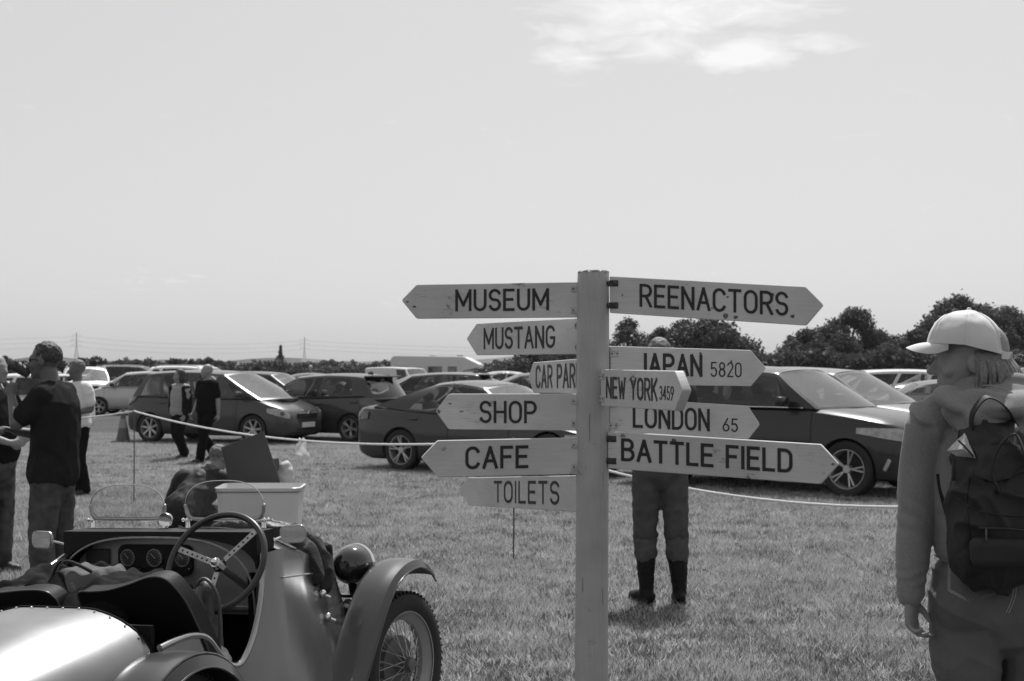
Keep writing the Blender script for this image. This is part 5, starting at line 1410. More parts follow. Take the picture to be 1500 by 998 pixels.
def bvh(o):
    me = o.data
    return BVHTree.FromPolygons([v.co.copy() for v in me.vertices], [tuple(p.vertices) for p in me.polygons])
def onto(B, px, py, off=.002, y=0.0):
    h = B.ray_cast(CAML, (w(px, py) - CAML).normalized())
    if h[0] is None: return w(px, py, y)
    return h[0] - Vector((0, off, 0))
def dense(L_, n=8):
    return [tuple(v) for v in resample([tuple(map(float, a)) for a in L_], n)]
TOPB = bvh(bpy.data.objects['hooded_top'])
SEAMD = mat('jersey_seam', .21, .9)
bm = bmesh.new(); tube(bm, [onto(TOPB, *q, off=.0) for q in dense([(1366, 606), (1370, 630), (1375, 655), (1378, 680)])], .0009, 5, 1); obj('armhole_seam', bm, SEAMD, wroot)
bm = bmesh.new(); tube(bm, [onto(TOPB, *q, off=.0) for q in dense([(1366, 812), (1385, 822), (1410, 827), (1440, 829), (1500, 829)])], .0018, 5, 1); obj('hem', bm, SEAMD, wroot)
bm = bmesh.new(); tube(bm, [onto(TOPB, *q, off=.0) for q in dense([(1312, 853), (1325, 857), (1340, 858), (1350, 856)], 4)], .0014, 5, 1); obj('cuff', bm, SEAMD, wroot)
bm = bmesh.new()   # hood lying on the back: thick folded roll
limb(bm, [w(1402, 600, .08), w(1398, 588, .03), w(1428, 582, -.045), w(1475, 580, -.075), w(1520, 584, -.04), w(1540, 596, .06)], [(.030, .028), (.034, .032), (.038, .036), (.040, .038), (.038, .034), (.03, .03)], k=5, n=14)
limb(bm, [w(1404, 560, .06), w(1406, 566, .0), w(1440, 562, -.05), w(1490, 562, -.065), w(1525, 575, -.02)], [.014, .020, .022, .022, .016], k=5, n=12)
limb(bm, [w(1408, 592, -.06), w(1440, 612, -.12), w(1470, 640, -.14), w(1500, 640, -.13)], [(.05, .03), (.06, .035), (.075, .035), (.08, .03)], k=4, n=14)
limb(bm, [w(1420, 575, .0), w(1470, 590, -.06), w(1520, 585, -.02)], [.04, .05, .04], k=4, n=14)
ell(bm, w(1406, 589, -.085), (.070, .060, .018), rotm(x=34, y=16)); ell(bm, w(1476, 592, -.135), (.095, .055, .018), rotm(x=34, y=-6))
ell(bm, w(1448, 604, -.085), (.135, .050, .070)); ell(bm, w(1405, 600, -.045), (.060, .050, .045), rotm(y=35)); limb(bm, [w(1384, 590, .03), w(1394, 600, -.06), w(1412, 622, -.105), w(1432, 640, -.13)], [(.022, .02), (.028, .022), (.030, .022), (.026, .02)], k=4)
remesh('hood', bm, .0055, HOOD, wroot, lambda p: .010 * noise.noise(p * 12) + .010 * (1 - abs(noise.noise(Vector((p.x * 6, p.y * 6, p.z * 16))))) ** 3, 9)
bm = bmesh.new(); tube(bm, [w(1440, 565, -.10), w(1455, 565, -.115), w(1475, 572, -.13), w(1500, 585, -.15)], .0016, 6); obj('hood_seam', bm, mat('pale_piping', .3, .8), wroot)
# jeans
bm = bmesh.new()
limb(bm, [w(1460, 815), w(1460, 830), w(1461, 870), w(1462, 900)], [(.150, .112), (.186, .125), (.205, .14), (.208, .14)], k=4, n=24)
for sx, hx in ((-1, 1414), (1, 1512)):
    ell(bm, w(hx + sx * -2, 885, -.055), (.098, .085, .105))
    limb(bm, [w(hx, 885, 0), w(hx + sx * 1, 960), w(hx + sx * -1, 1010, .01), w(hx, 1130, .02), w(hx, 1352, -.02)], [(.110, .125), (.098, .112), (.088, .10), (.078, .085), (.07, .07)], k=5, n=20)
remesh('jeans', bm, .0055, JEAN, wroot, lambda p: .007 * noise.noise(Vector((p.x * 9, p.y * 9, p.z * 5))) + .006 * (1 - abs(noise.noise(Vector((p.x * 6, p.y * 5, p.z * 13 + p.x * 6))))) ** 5, 3)
def on_jean(px, py): 
    # depth of the seat surface for seams and pockets
    x = (px - WX) / K; z = w(px, py).z
    best = -.125
    for sx, hx in ((-1, 1414), (1, 1512)):
        c = w(hx + sx * -2, 885, -.055); a = 1 - ((x - c.x) / .098) ** 2 - ((z - c.z) / .105) ** 2
        if a > 0: best = min(best, c.y - .085 * math.sqrt(a))
    e = 1 - (x / .20) ** 2
    return min(best, -.135 * math.sqrt(max(e, 0))) - .006
THR = mat('pale_stitching', .36, .8); JB = bvh(bpy.data.objects['jeans'])
def inset(pk, f, cx=1420, cy=845): return [(x + (cx - x) * f, y + (cy - y) * f) for x, y in pk]
pk = [(1388, 820), (1387, 842), (1387, 864), (1403, 873), (1419, 881), (1436, 875), (1453, 868), (1454, 845), (1455, 822)]
bm = bmesh.new()
for f in (0, .07):
    tube(bm, [onto(JB, *q, off=.0008) for q in sum([[(lerp(a[0], b[0], i / 5), lerp(a[1], b[1], i / 5)) for i in range(5)] for a, b in zip(inset(pk, f), inset(pk, f)[1:])], [])], .0015, 5, 1)
for dx_ in (0, 4):
    tube(bm, [onto(JB, *q, off=.0008) for q in dense([(1482 + dx_, 826), (1483 + dx_, 850), (1480 + dx_, 875), (1471 + dx_, 897)])], .0013, 5, 1)
o = obj('stitching', bm, THR, wroot); o['kind'] = 'stuff'
bm = bmesh.new(); o_p = [onto(JB, x, y, .0025) for x, y in inset(pk, -.01)]; c_ = onto(JB, 1420, 845, .003)
def pocket(u, v):
    L2 = (lerp(1388, 1387, v), lerp(822, 866, v)); R2 = (lerp(1455, 1453, v), lerp(823, 868, v)); x = lerp(L2[0], R2[0], u); y = lerp(L2[1], R2[1], u) + 15 * v * (1 - abs(2 * u - 1)); return onto(JB, x, y, .0022)
grid(bm, pocket, 14, 12); obj('back_pocket', bm, JEAN, wroot)
bm = bmesh.new(); ell(bm, onto(JB, 1387, 820, .003), (.004, .003, .004), sub=2); obj('rivet', bm, CHROME, wroot)
for sx, hx in ((-1, 1414), (1, 1512)):
    bm = bmesh.new(); limb(bm, [w(hx, 1366, -.07), w(hx, 1366, .05), w(hx, 1372, .16)], [(.045, .045), (.048, .042), (.035, .028)], k=3); remesh('shoe', bm, .01, PLAST, wroot)
# cap: crown, peak, strap
capR = rotm(z=70) @ rotm(x=4)
cc = w(1417, 504, .012)
CT = lambda x, y, z: cc + capR @ Vector((x, y, z))
bm = bmesh.new()
def crown(u, v):
    a = 2 * math.pi * u; e = v * math.pi / 2
    r = math.cos(e) ** .93; rx, ry, rz = .098, .112, .100
    x, y, z = rx * r * math.cos(a), ry * r * math.sin(a) + .002, rz * math.sin(e) ** .97
    z += -.022 * (1 - v) * (math.cos(a - math.pi / 2) < 0) * abs(math.cos(a - math.pi / 2)) - .004 * (1 - v)
    seam = -.0016 * math.exp(-((math.degrees(a) % 60) / 2.2) ** 2) - .0016 * math.exp(-((60 - math.degrees(a) % 60) / 2.2) ** 2)
    puck = .0030 * noise.noise(Vector((x * 34, y * 34, z * 16))) + .0022 * (1 - abs(noise.noise(Vector((x * 22 + z * 30, y * 20, z * 26))))) ** 5 * (v > .35)
    k = 1 + (seam + puck) / .1
    return CT(x * k, y * k, z * k)
nu, nv = 72, 18
vs = [[bm.verts.new(crown(i / nu, j / nv)) for j in range(nv)] for i in range(nu)]
tp = bm.verts.new(CT(0, .002, .1025))
for i in range(nu):
    for j in range(nv - 1):
        ang = (i + .5) / nu * 360; dz = (j + .5) / nv
        d_ = abs((ang - 270))                     # opening at the back above the strap
        if d_ < 26 and .06 < dz < .06 + .44 * math.sqrt(max(0, 1 - (d_ / 27) ** 2)): continue
        bm.faces.new((vs[i][j], vs[(i + 1) % nu][j], vs[(i + 1) % nu][j + 1], vs[i][j + 1]))
    bm.faces.new((vs[i][nv - 1], vs[(i + 1) % nu][nv - 1], tp))
solid(bm, .0025)
cap = obj('cap', bm, CAPM, wroot, ang=60)
for kq in range(6):
    bm = bmesh.new(); uu = kq / 6
    for du in (-.008, .008): tube(bm, [crown(uu + du, j / 18 * .97) + (crown(uu + du, j / 18 * .97) - cc).normalized() * .0003 for j in range((9 if kq in (4, 5) and False else 1), 18)], .0007, 4, 1)
    obj('panel_seam', bm, mat('cap_stitch', .72, .8), cap) if not (abs(uu * 360 - 270) < 27) else bm.free()
bm = bmesh.new(); ell(bm, CT(0, .002, .1035), (.007, .007, .004), capR, 2); obj('button', bm, CAPM, cap)
bm = bmesh.new()
def peak(u, v):
    a = lerp(R(28), R(152), u); x = .096 * math.cos(a); y0 = .112 * math.sin(a)
    ex = .066 * math.sin(math.pi * u) ** .55 * v
    return CT(x * (1 - .10 * v), y0 + ex - .004, -.002 - .016 * v * v - .40 * (x * x) / .09 * (ex / .066) ** .8 - .004 * v)
grid(bm, peak, 24, 8); solid(bm, .004); obj('peak', bm, CAPM, cap, ang=60)
bm = bmesh.new()
grid(bm, lambda u, v: CT(.103 * math.cos(R(lerp(236, 304, u))), .121 * math.sin(R(lerp(236, 304, u))) + .002, -.034 + .022 * v - .004), 14, 2); solid(bm, .003); obj('strap', bm, CAPM, cap)
bm = bmesh.new(); box(bm, CT(.012, -.123, -.028), (.012, .007, .026), rot=capR, bev=.001); obj('buckle', bm, CAPM, cap)
# hair: strands hanging from under the cap to the hood
bm = bmesh.new(); rs = np.random.RandomState(12)
hT = lambda x, y, z: hc + hR @ Vector((x, y, z))
for i in range(150):
    f = rs.rand(); a = lerp(R(-6), R(-178), f)          # around the back from right temple to left ear
    x, y = .083 * math.cos(a), .098 * math.sin(a) - .018
    l = rs.uniform(.085, .125); fl = rs.uniform(1.0, 1.25) ; wv = rs.uniform(-.012, .012)
    if f > .93: l *= .75
    limb(bm, [hT(x * .80, y * .80, .03), hT(x * .99, y * .99, .0), hT(x * fl + wv, y * (fl * .98), -.045), hT(x * fl * .95 - wv, y * fl * .93 + .004, -.05 - l * .55)], [(.009, .008), (.010, .007), (.0085, .006), (.003, .003)], k=3, n=5)
limb(bm, [hT(0, -.03, .03), hT(0, -.035, -.0), hT(0, -.04, -.08)], [(.066, .066), (.07, .064), (.06, .05)], k=3, n=18)
me = bpy.data.meshes.new('hair'); bmesh.ops.recalc_face_normals(bm, faces=bm.faces); bm.to_mesh(me); bm.free(); me.shade_smooth(); link('hair', me, HAIRB, wroot)
bm = bmesh.new()
for i in range(26):
    z = rs.uniform(-.06, .03); a = R(rs.uniform(-100, -60)); p = hT(.09 * math.cos(a), .105 * math.sin(a) - .02, z)
    q = p + (hR @ Vector((rs.normal(0, .3), -1, rs.normal(-.3, .5)))) * rs.uniform(.012, .035)
    tube(bm, [p, (p + q) / 2 + Vector((0, 0, .004)), q], .0006, 3, 1)
o = obj('stray_hair', bm, HAIRB, wroot); o['kind'] = 'stuff'
# backpack
pk_ = empty('backpack', tuple(w(1463, 720, -.16) + wroot.location), 0, 'dark nylon backpack with a top handle loop worn by the woman in the cap', 'backpack')
BO = w(1463, 720, -.16)
b_ = lambda px, py, y=0.0: w(px, py, y) - BO
bm = bmesh.new()
limb(bm, [b_(1470, 838, -.17), b_(1470, 812, -.20), b_(1468, 760, -.21), b_(1465, 700, -.20), b_(1462, 650, -.18), b_(1462, 632, -.16)], [(.120, .055), (.148, .085), (.148, .095), (.136, .085), (.106, .06), (.090, .035)], k=5, n=24)
box(bm, b_(1470, 815, -.205), (.27, .13, .10), bev=.04, seg=3)
def pfold(p):
    q = Vector((p.x * 7 + 2 + .6 * noise.noise(p * 9), p.y * 6, p.z * 4 + p.x * 8)); q2 = Vector((p.x * 13 - p.z * 6, p.y * 9, p.z * 8))
    return .012 * noise.noise(Vector((p.x * 7, p.y * 7, p.z * 5))) + .020 * (1 - abs(noise.noise(q))) ** 7 + .008 * (1 - abs(noise.noise(q2))) ** 6 - .008
remesh('main_body', bm, .006, PACK, pk_, pfold, 3)
bm = bmesh.new(); box(bm, b_(1478, 808, -.292), (.22, .05, .085), bev=.022, seg=3)
remesh('front_pocket', bm, .006, PACK, pk_, lambda p: .004 * noise.noise(p * 18))
bm = bmesh.new(); tube(bm, [b_(1432, 773, -.300), b_(1475, 774, -.318), b_(1530, 780, -.300)], .003, 6); obj('zip', bm, PLAST, pk_)
NY2_ = mat('zip_metal', .12, .4, metal=.6)
bm = bmesh.new(); box(bm, b_(1443, 783, -.318), (.005, .004, .034), bev=.001); obj('zip_pull', bm, NY2_, pk_)
def strip(P, wd, th, nm, m_, par, side=(1, 0, 0), k=5):
    bm = bmesh.new(); S_ = resample([tuple(p) for p in P], k); C = [Vector(s) for s in S_]; RR = []
    for i, c in enumerate(C):
        t = (C[min(i + 1, len(C) - 1)] - C[max(i - 1, 0)]).normalized(); u = Vector(side); u = (u - t * u.dot(t)).normalized(); v = t.cross(u)
        RR.append([c + u * wd / 2 + v * th / 2, c - u * wd / 2 + v * th / 2, c - u * wd / 2 - v * th / 2, c + u * wd / 2 - v * th / 2])
    rings(bm, RR); return obj(nm, bm, m_, par, ang=50)
PB = bvh(bpy.data.objects['main_body'])
def ontop(px, py, off=.002):
    h = PB.ray_cast(CAML - BO, (w(px, py) - CAML).normalized())
    return (h[0] - Vector((0, off, 0))) if h[0] else b_(px, py, -.2)
NY2 = mat('dark_binding', .012, .5)
for nm_, L2 in (('seam', [(1418, 700), (1414, 740), (1420, 790), (1436, 832)]), ('seam', [(1398, 726), (1420, 742), (1450, 752), (1500, 756)]), ('seam', [(1436, 640), (1445, 668), (1470, 682), (1500, 684)])):
    bm = bmesh.new(); tube(bm, [ontop(*q) for q in dense(L2)], .0022, 6, 1); obj(nm_, bm, NY2, pk_)
bm = bmesh.new()    # lid folded over the top with its own thickness
def lid(u, v):
    x = lerp(1420, 1525, u) + 8 * math.sin(v * 3); y = lerp(652, 694 + 10 * math.sin(u * 5), v); p = ontop(x, y, .010 + .008 * math.sin(v * 3.1) + .004 * noise.noise(Vector((u * 9, v * 5, 1)))); return p
grid(bm, lid, 26, 14); solid(bm, .006); obj('lid', bm, PACK, pk_, ang=60)
strip([ontop(1390, 676, .004), ontop(1391, 690, .004), ontop(1393, 705, .004)] if False else [b_(1397, 672, -.215), b_(1397, 688, -.218), b_(1396, 704, -.215)], .011, .004, 'zip_tab', NY2, pk_)
strip([b_(1422, 632, -.17), b_(1424, 606, -.19), b_(1440, 584, -.195), b_(1455, 584, -.195), b_(1475, 600, -.19), b_(1492, 632, -.17)], .030, .004, 'top_handle', PACK, pk_, side=(0, 1, .25))
strip([b_(1464, 722, -.30), b_(1452, 694, -.325), b_(1459, 662, -.325), b_(1474, 642, -.31), b_(1490, 640, -.30), b_(1505, 680, -.31)], .024, .004, 'front_handle', PACK, pk_, side=(.6, 1, 0))
strip([onto(TOPB, 1372, 694, .004) - BO, onto(TOPB, 1375, 715, .004) - BO, onto(TOPB, 1381, 740, .004) - BO, onto(TOPB, 1389, 765, .004) - BO, b_(1402, 790, -.12)], .010, .003, 'shoulder_strap', PACK, pk_)
bm = bmesh.new()   # folded side pocket, much paler than the rest of the pack
P = [b_(1386, 660, -.20), b_(1412, 634, -.225), b_(1424, 660, -.25), b_(1428, 671, -.255), b_(1400, 668, -.22)]
vs = [bm.verts.new(p) for p in P]; c = bm.verts.new(b_(1410, 658, -.262))
for i in range(5): bm.faces.new((vs[i], vs[(i + 1) % 5], c))
bmesh.ops.subdivide_edges(bm, edges=bm.edges[:], cuts=4, use_grid_fill=True)
for v in bm.verts: v.co += Vector((0, 1, 0)) * .008 * noise.noise(v.co * 60)
solid(bm, .003); obj('pocket_flap', bm, mat('pale_nylon', .42, .6, var=.2, vscale=40, bump=.4, bscale=90), pk_)
bm = bmesh.new(); tube(bm, [b_(1403, 645, -.262), b_(1413, 655, -.268), b_(1425, 669, -.262)], .0028, 6); obj('pocket_zip', bm, PLAST, pk_)
bm = bmesh.new(); lathe(bm, [(.004, .003), (.008, .004), (.010, 0), (.004, 0)], 16, Matrix.Translation(b_(1472, 669, -.262)) @ Matrix.Rotation(R(90), 4, 'X')); obj('eyelet', bm, PLAST, pk_)
# ------------------------------------------------------------ vintage roadster (local: +X forward, +Y left; k = distance to the right)
RO = Vector((-1.565, 5.149, -.015))
road = empty('vintage_roadster', tuple(RO), 0, 'bare-metal vintage open two-seater with aeroscreens and big sprung steering wheel', 'car', rot=(R(-2.2), 0, R(69)))
ALU = mat('brushed_aluminium', .42, .17, metal=.9, var=.10, vscale=5, bump=.05, bscale=7)
SIL = mat('silver_tail', .27, .40, metal=.9, var=.05, vscale=4, bump=.05, bscale=9)
FEN = mat('grey_wing_paint', .034, .32, metal=.0, coat=.3, var=.08, vscale=5)
BLK = mat('black_leathercloth', .008, .55, spec=.25, bump=.3, bscale=260)
DASHM = mat('dash_aluminium', .30, .42, metal=.5, var=.08, vscale=9)
DARK = mat('cockpit_black', .006, .8, spec=.2)
STEEL2 = mat('dull_steel', .40, .35, metal=.8, var=.15, vscale=30)
C = .01                                                       # centre line of the body
k_ = lambda a, k, z: Vector((a, -k, z))
# tail
SEC_T = [(0, .0), (.10, .0), (.17, -.004), (.25, -.025), (.32, -.058), (.375, -.098), (.415, -.16), (.435, -.25), (.43, -.40), (.39, -.54)]
def tailp(x):
    f = (-.08 - x) / 1.1; return max(.05, 1 - .10 * f - .55 * f ** 2.4), .835 - .03 * f - .26 * f ** 2.2
bm = bmesh.new(); RR = []
for x in [-.08 - 1.1 * i / 22 for i in range(23)]:
    s, zt = tailp(x)
    P = [Vector((x, C + y * s, zt + z * (.3 + .7 * s))) for y, z in SEC_T]; P2 = [Vector((x, C - y * s, zt + z * (.3 + .7 * s))) for y, z in reversed(SEC_T)]
    S_ = resample([tuple(p) for p in P2 + P[1:]], 2); RR.append([Vector(q) for q in S_])
rings(bm, RR, closed=False, cap=False); solid(bm, .004); obj('tail', bm, SIL, road, ang=60)
bm = bmesh.new(); s, zt = tailp(-.08)
tube(bm, [Vector((-.078, C - y * s, zt + z * s + .002)) for y, z in SEC_T[:0:-1]] + [Vector((-.078, C + y * s, zt + z * s + .002)) for y, z in SEC_T], .004, 6, 2)
obj('tail_edge', bm, DARK, road)
rme = None
L_ = [(0.0)]; u = []
arcp = [Vector((C - y, z)) for y, z in SEC_T[::-1]] + [Vector((C + y, z)) for y, z in SEC_T[1:]]
dist = 0; nxt = .06
for p, q in zip(arcp, arcp[1:]):
    l = (q - p).length
    while nxt <= dist + l:
        v = p.lerp(q, (nxt - dist) / l); 
        if v.y > -.25:
            if rme is None:
                b0 = bmesh.new(); ell(b0, (0, 0, 0), (.0055, .0055, .0032), sub=1); rme = bpy.data.meshes.new('rivet'); b0.to_mesh(rme); b0.free(); rme.shade_smooth(); rme.materials.append(CHROME)
            o = link('rivet', rme, None, road); o.location = (-.098, v.x, zt + v.y + .004)
        nxt += .068
    dist += l
# cockpit tub: floor, bulkhead, side walls (right side cut down)
bm = bmesh.new(); box(bm, (.35, C, .27), (1.0, .82, .02)); box(bm, (-.06, C, .52), (.02, .80, .52)); box(bm, (.80, C, .55), (.02, .84, .6)); obj('floor', bm, DARK, road)
cutR = [(-.10, .70), (.0, .712), (.10, .715), (.187, .69), (.25, .63), (.31, .575), (.3725, .557), (.43, .59), (.484, .654), (.53, .74), (.555, .81), (.57, .90), (.575, .95)]
def shoulder(a): return interp([(-.1, .70), (.575, .95), (.72, .955), (1.0, .90), (1.55, .80)], a)
def wid(a, z):
    """half width of the body (from its centre line) at station a and height z"""
    top_ = interp([(-.1, .44), (.4, .47), (.7, .465), (1.0, .40), (1.3, .315), (1.55, .235)], a)
    bot_ = interp([(-.1, .44), (.4, .47), (.7, .50), (1.0, .50), (1.3, .47), (1.55, .43)], a)
    f = min(1, max(0, (z - .25) / .55)); return lerp(bot_, top_, f ** .8) 
for sg, nm in ((1, 'right'), (-1, 'left')):
    bm = bmesh.new()
    A_s = [-.08 + .655 * i / 40 for i in range(41)] + [.60 + (1.55 - .60) * i / 24 for i in range(25)]
    def ptf(a, v):
        zt = (sinterp(cutR, a) if a <= .576 else shoulder(a)) if sg == 1 else (interp([(-.08, .80), (.3, .84), (.575, .93)], a) if a <= .576 else shoulder(a))
        z = lerp(.24, zt, v); return Vector((a, C - sg * wid(a, z), z))
    vs = [[bm.verts.new(ptf(a, v / 12)) for v in range(13)] for a in A_s]
    for i in range(len(A_s) - 1):
        for j in range(12): bm.faces.new((vs[i][j], vs[i + 1][j], vs[i + 1][j + 1], vs[i][j + 1]))
    solid(bm, .006 * sg); obj('side_panel', bm, ALU, road, ang=50)
    bm = bmesh.new(); tube(bm, [ptf(a, 1) + Vector((0, 0, .004)) for a in A_s[:41]], .0125, 10, 1); obj('cockpit_coaming', bm, ALU, road)
# inside trim of the footwell
bm = bmesh.new(); box(bm, k_(.62, .375, .62), (.03, .02, .5)); box(bm, k_(.38, .40, .42), (.5, .02, .28)); obj('side_lining', bm, DARK, road)
# scuttle and bonnet: arched top
def bonnet(a, u):
    w_ = wid(a, .95); zs = shoulder(a); zt = interp([(.66, 1.035), (.8, 1.025), (1.0, .975), (1.55, .875)], a); th = lerp(-1, 1, u)
    e = abs(th) ** 2.6
    return Vector((a, C - w_ * th * (1 - .0 * e), lerp(zt, zs, e)))
bm = bmesh.new(); grid(bm, lambda i, u: bonnet(lerp(.69, .93, i), u), 8, 24); solid(bm, .004); obj('scuttle', bm, ALU, road, ang=60)
bm = bmesh.new(); grid(bm, lambda i, u: bonnet(lerp(.935, 1.52, i), u) + Vector((0, 0, .002)), 16, 24); solid(bm, .004); bon = obj('bonnet', bm, ALU, road, ang=60)
for a in (.86, .90):
    bm = bmesh.new(); RR = []
    for i in range(33):
        p = bonnet(a, i / 32) + Vector((0, 0, .006)); q = p + Vector((.018, 0, 0)); RR.append([p, q, q + Vector((0, 0, .006)), p + Vector((0, 0, .006))])
    rings(bm, RR); obj('bonnet_strap', bm, BLK, road)
bm = bmesh.new()
tube(bm, [Vector((a, C - wid(a, .80) - .006, lerp(.84, .76, (a - .72) / .8))) for a in (.72, .9, 1.1, 1.3, 1.5)], .004, 6); obj('bonnet_hinge', bm, STEEL2, road)
for i in range(0):
    a = 1.02 + .05 * i; bm = bmesh.new(); limb(bm, [(a, C - wid(a, .70) - .002, .70), (a + .01, C - wid(a + .01, .48) - .002, .50)], [.006, .006], k=1, n=6); obj('louvre', bm, ALU, road)
for a, z in ((1.22, .70), (1.22, .60)):
    bm = bmesh.new(); ell(bm, (a, C - wid(a, z) - .012, z), (.02, .012, .02), sub=2); cyl(bm, (a, C - wid(a, z), z), (a + .03, C - wid(a, z) - .03, z - .02), .006, n=8); obj('bonnet_catch', bm, CHROME, road)
# radiator and guard
bm = bmesh.new(); box(bm, (1.56, C, .58), (.07, .47, .60), bev=.03, seg=2); rad = obj('radiator', bm, DARK, road)
for i in range(15):
    bm = bmesh.new(); cyl(bm, (1.605, C - .20 + .4 * i / 14, .32), (1.605, C - .20 + .4 * i / 14, .84), .004, n=6); obj('grille_bar', bm, STEEL2, rad)
bm = bmesh.new(); box(bm, (1.5, C - .1, .24), (1.1, .06, .08), bev=.01); obj('chassis_rail', bm, DARK, road)
bm = bmesh.new(); cyl(bm, k_(1.75, -.45, .33), k_(1.75, .45, .33), .022, n=10); obj('front_axle', bm, DARK, road)
bm = bmesh.new()
for z in (.28, .30, .32): box(bm, k_(1.45, .30, z), (.5, .05, .012), bev=.002)
obj('leaf_spring', bm, DARK, road)
# black cowl over the dash
def arch(n=24, w=.42, z0=.72, zt=1.01, e=3.0):
    return [(w * math.copysign(abs(math.cos(math.pi * i / n)) ** (2 / e), math.cos(math.pi * i / n)), z0 + (zt - z0) * math.sin(math.pi * i / n) ** (2 / e)) for i in range(n + 1)]
Myz = Matrix(((0, 0, 1, 0), (1, 0, 0, 0), (0, 1, 0, 0), (0, 0, 0, 1)))     # prism XY -> local YZ, extruded along +X
def yz(x, dy=0): return Matrix.Translation((x, C + dy, 0)) @ Myz
bm = bmesh.new()
in_ = arch(24, .432, .89, 1.015, 2.4); out = [(.475, .70)] + [(.475, .90), (.475, 1.035), (-.475, 1.035), (-.475, .90), (-.475, .70)]
A = [bm.verts.new(yz(.575) @ Vector((y, z, 0))) for y, z in [(y_ + (.03 if y_ > 0 else .0), z_) for y_, z_ in in_]]
outp = []
for i, (y, z) in enumerate(in_):
    t = i / 24
    if t < .25: q = (.475, lerp(.895, 1.035, t / .25))
    elif t > .75: q = (-.44, lerp(1.035, .895, (t - .75) / .25))
    else: q = (lerp(.475, -.44, (t - .25) / .5), 1.035)
    outp.append(q)
B = [bm.verts.new(yz(.575) @ Vector((y, z, 0))) for y, z in outp]
for i in range(24): bm.faces.new((A[i], A[i + 1], B[i + 1], B[i]))
bmesh.ops.recalc_face_normals(bm, faces=bm.faces)
r_ = bmesh.ops.extrude_face_region(bm, geom=bm.faces[:]); bmesh.ops.translate(bm, verts=[v for v in r_['geom'] if isinstance(v, bmesh.types.BMVert)], vec=(.13, 0, 0))
obj('cowl', bm, BLK, road, ang=35)
bm = bmesh.new(); tube(bm, [yz(.572, .04) @ Vector((y, z, 0)) for y, z in arch(36, .466, .70, 1.012)], .005, 6, 1); obj('cowl_beading', bm, STEEL2, road)
# dash and instruments
bm = bmesh.new(); prism(bm, arch(36, .47, .70, 1.016), .012, yz(.655, .04)); dash = obj('dashboard', bm, DASHM, road, ang=30)
def rrect(cx, cy, hw, hh, r, n=6):
    P = []
    for sx, sy, a0_ in ((1, -1, -90), (1, 1, 0), (-1, 1, 90), (-1, -1, 180)):
        for i in range(n + 1):
            a = R(a0_ + 90 * i / n); P.append((cx + sx * (hw - r) + r * math.cos(a), cy + sy * (hh - r) + r * math.sin(a)))
    return P
def kk(k): return -k - C            # right-hand distance -> Y in the frame of yz()
bm = bmesh.new(); prism(bm, rrect((kk(-.267) + kk(.088)) / 2, .913, .178, .062, .035), .012, yz(.641)); clus = obj('instrument_panel', bm, BLK, dash, ang=30)
FACE = mat('gauge_face', .03, .3, coat=1)
for k, r in ((-.217, .034), (-.088, .036), (.046, .034)):
    M = Matrix.Translation((.640, -k, .922)) @ Matrix.Rotation(R(-90), 4, 'Y')
    bm = bmesh.new(); lathe(bm, [(.001, 0), (r * .9, 0), (r * .92, .006), (r, .006), (r * 1.04, -.002)], 28, M); obj('gauge', bm, STEEL2, dash)
    bm = bmesh.new(); lathe(bm, [(.0008, .0015), (r * .88, .0015)], 28, M); obj('dial', bm, FACE, dash)
    bm = bmesh.new()
    for i in range(11):
        a = R(-130 + 26 * i); p = Vector((math.cos(a) * r * .72, math.sin(a) * r * .72, .003)); box(bm, M @ p, (.001, .0022, .006), rot=(M.to_3x3() @ Euler((0, 0, a)).to_matrix()))
    box(bm, M @ Vector((r * .2, r * .2, .003)), (r * .8, .0016, .001), rot=(M.to_3x3() @ Euler((0, 0, R(45))).to_matrix()))
    o = obj('dial_marks', bm, PLATE, dash); o['kind'] = 'stuff'
bm = bmesh.new(); box(bm, k_(.648, -.372, .925), (.01, .115, .062), bev=.002); obj('glove_box', bm, mat('dark_flap', .03, .5), dash)
for k, z in ((-.01, .885), (.075, .88), (-.15, .88)):
    bm = bmesh.new(); cyl(bm, k_(.642, k, z), k_(.622, k, z), .008, n=12); obj('switch', bm, CHROME, dash)
bm = bmesh.new(); n = 14; c0_ = k_(.615, -.02, .865)
tube(bm, [c0_ + Vector((0, .013 * math.cos(6.283 * i / n), .013 * math.sin(6.283 * i / n))) for i in range(n)], .0028, 6, closed=True); tube(bm, [c0_ + Vector((0, .01, .012)), k_(.625, -.045, .90), k_(.64, -.055, .925)], .002, 5); obj('key', bm, CHROME, dash)
bm = bmesh.new(); box(bm, k_(.64, .0, .73), (.03, .8, .02), bev=.004); obj('dash_rail', bm, STEEL2, dash)
